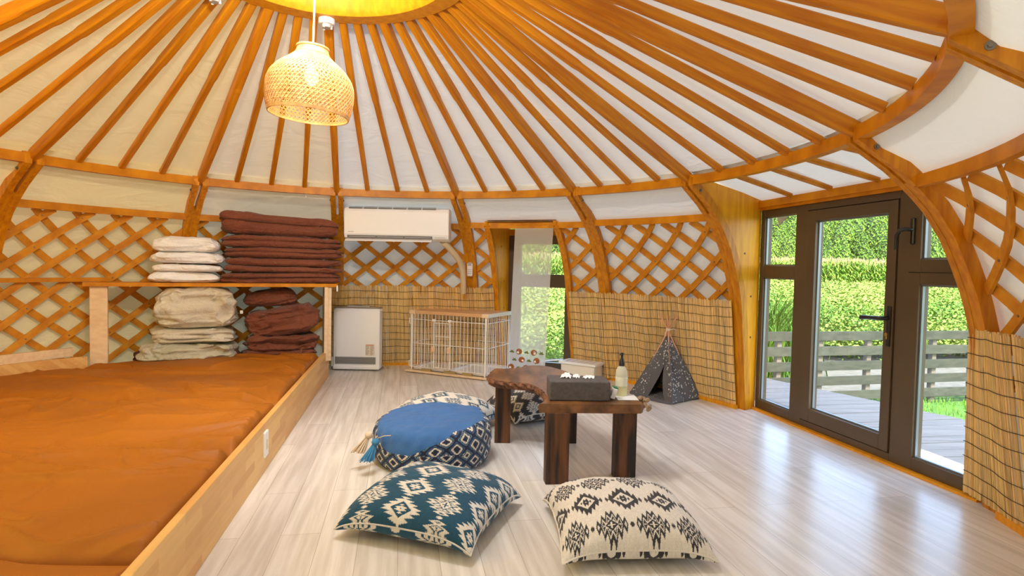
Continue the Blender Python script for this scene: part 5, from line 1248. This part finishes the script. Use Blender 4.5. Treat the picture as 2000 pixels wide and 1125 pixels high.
# hillside forest
mb = MB(); mb.grid(np.array([[(x, 67+t*150, GZ-.1+ (t*150)*.27) for t in np.linspace(0, 1, 6)] for x in np.linspace(-60, 230, 8)]), flip=True)
tag(mb.build('hill', HILLM, origin=(60, 68, GZ)), 'steep forested hillside beyond the fields', 'hill', kind='structure')
def tree_geo(seed, n):
    g = np.random.default_rng(seed); m_ = MB(); prof_t = [(2.3*(1-t*.99)**.75*min(t*8+.25, 1)*.86, 1.0+t*8.6) for t in np.linspace(0, 1, 9)]
    m_.lathe(prof_t, 9, col=(.16, .17, .10)); t = 1-np.sqrt(g.random(n))*.99; a = g.uniform(0, 2*pi, n); r = 2.3*(1-t*.99)**.75*np.minimum(t*8+.25, 1)*(1+.16*np.sin(a*5+t*30)+g.normal(0, .05, n))
    c = np.stack([np.cos(a)*r, np.sin(a)*r, 1.0+t*8.6], 1); nr = np.stack([np.cos(a), np.sin(a), .5+0*a], 1)+g.normal(0, .55, (n, 3)); nr /= np.linalg.norm(nr, axis=1)[:, None]
    u = np.cross(nr, [0, 0, 1.]); u /= np.linalg.norm(u, axis=1)[:, None]; v = np.cross(nr, u); s_ = g.uniform(.08, .17, (n, 1))*1.25*(1300/n)**.5
    V = np.stack([c-u*s_, c-v*s_*1.1, c+u*s_, c+v*s_*1.1], 1).reshape(-1, 3); cc = np.repeat(g.uniform(.55, 1.25, (n, 1))*np.array([[1, 1, 1]]), 4, 0)
    m_.add(V, (np.arange(n)[:, None]*4+np.arange(4)).tolist(), 0, cc); m_.tube([(0, 0, -1), (0, 0, 2)], .22, 6, mi=1); return m_
def tree_mesh(seed):
    m_ = tree_geo(seed, 1300); V = np.concatenate(m_.v); me = bpy.data.meshes.new('conifer'); me.from_pydata(V.tolist(), [], m_.f); me.materials.append(TREE); me.materials.append(TRUNK); me.polygons.foreach_set('material_index', m_.m)
    C = np.concatenate(m_.c); at = me.color_attributes.new('col', 'FLOAT_COLOR', 'POINT'); at.data.foreach_set('color', np.concatenate([C, np.ones((len(C), 1))], 1).ravel()); me.update(); return me
TM = [tree_mesh(s_) for s_ in (1, 2, 3, 4)]; g = np.random.default_rng(99); cnt = 0; rest = MB()
TV = []
for sd_ in (1, 2, 3, 4):
    m_ = tree_geo(sd_, 260); TV.append((np.concatenate(m_.v), m_.f, np.concatenate(m_.c)))
for row in range(34):
    y = 69+row*2.9+row**1.5*.25
    for k0, k1 in ((.42, .84), (-.04, .13)):
        x = k0*y+g.uniform(0, 3)
        while x < k1*y:
            yy = y+g.uniform(-1.3, 1.3); s_ = g.uniform(.42, .62)*(1+row*.012); loc = (x, yy, GZ-.2+(yy-67)*.27); sc = np.array([s_, s_, s_*g.uniform(.9, 1.2)]); ti = g.integers(0, 4)
            if cnt < 298:
                o = bpy.data.objects.new('conifer', TM[ti]); COL.objects.link(o); o.location = loc; o.scale = sc; o.rotation_euler = (0, 0, g.uniform(0, 6))
                tag(o, 'green conifer on the forested hillside beyond the corn', 'tree', 'conifers on the hillside')
            else: rest.add(TV[ti][0]*sc+np.array(loc), TV[ti][1], 0, TV[ti][2])
            cnt += 1; x += g.uniform(2.0, 3.0)*(1+row*.02)
tag(rest.build('conifer_forest', TREE, col=True), 'distant conifers covering the upper hillside', 'forest', kind='stuff')
# deck
dk = thing('deck', 'weathered grey plank deck outside the glass doors', 'deck', (2.6, 4.2, GZ))
E0, E1 = np.array([2.20, 6.42]), np.array([3.96, 3.16]); mb = MB()
for k in range(34):
    s = -1.9+k*.125; A_ = (P0+DT*s+DN*.075)[:2]; B_ = (P0+DT*(s+.117)+DN*.075)[:2]
    def hit(q):
        d = DN[:2]; e = E1-E0; M2 = np.array([[d[0], -e[0]], [d[1], -e[1]]]); t = np.linalg.solve(M2, E0-q)[0]; return q+d*t, t
    (a2, t1), (b2, t2) = hit(A_), hit(B_)
    if t1 < .12 or t2 < .12: continue
    mb.prism([tuple(B_), tuple(b2), tuple(a2), tuple(A_)], -.095, -.065+rng.uniform(-.002, .002))
mb.build('planks', DECKW, dk)
mb = MB(); mb.tube([(*(E0*.97+E1*.03), -.14), (*(E0*.03+E1*.97), -.14)], .045, 4); mb.build('edge_joist', DECKW, dk)
for f in (.1, .5, .9):
    q = E0*(1-f)+E1*f-np.array([.12, .06]); mb = MB(); mb.bx(q[0]-.04, q[0]+.04, q[1]-.04, q[1]+.04, GZ, -.10); mb.build('support_post', DECKW, dk)
# fence
fn = thing('fence', 'weathered board fence with open gaps standing beyond the deck', 'fence', (3.9, 6.4, GZ))
FA, FB = np.array([1.9, 5.925, 0]), np.array([7.0, 7.12, 0]); fd = (FB-FA)/np.linalg.norm(FB-FA); fnn = np.array([-fd[1], fd[0], 0]); FLN = np.linalg.norm(FB-FA); AXF = (fd, fnn, np.array([0, 0, 1.]))
for k in range(5):
    zc_ = .312-k*.164; mb = MB(); mb.box(FA+fd*FLN/2+[0, 0, zc_], (FLN, .022, .098), AXF); mb.build('rail', FENCEW, fn)
for s in (.35, 1.0, 1.52, 2.15, 2.42, 3.05, 3.62, 4.2, 4.9):
    mb = MB(); mb.box(FA+fd*s+fnn*.045+[0, 0, (GZ+.345)/2-.0], (.055, .055, .345-GZ), AXF); mb.build('fence_post', POSTW, fn)
# outer canvas flap above the doors
mb = MB(); c0 = P0+DT*-.1+DN*.10+[0, 0, 1.38]; mb.grid(np.array([[c0+DT*.30*u+DN*(.06+.05*v)+[0, 0, .16-(.20-.17*u)*v] for u in np.linspace(0, 1, 8)] for v in np.linspace(0, 1, 8)])); mb.grid(np.array([[c0+DT*.30*u+DN*(.065+.05*v)+[0, 0, .16-(.20-.17*u)*v] for u in np.linspace(0, 1, 8)] for v in np.linspace(0, 1, 8)]), flip=True)
tag(mb.build('canvas_flap', CANVT, smooth=60), 'folded tan outer canvas hanging at the top left corner outside the glass doors', 'canvas flap')
mb = MB(); hp = [(.0, 6.9, GZ+.12), (.4, 7.1, GZ+.30), (.7, 7.1, GZ+.32), (1.1, 7.0, GZ+.05)]; mb.tube(hp, .022, 8); tag(mb.build('drain_hose', BLACK, smooth=60), 'black hose looping outside the narrow window', 'hose')
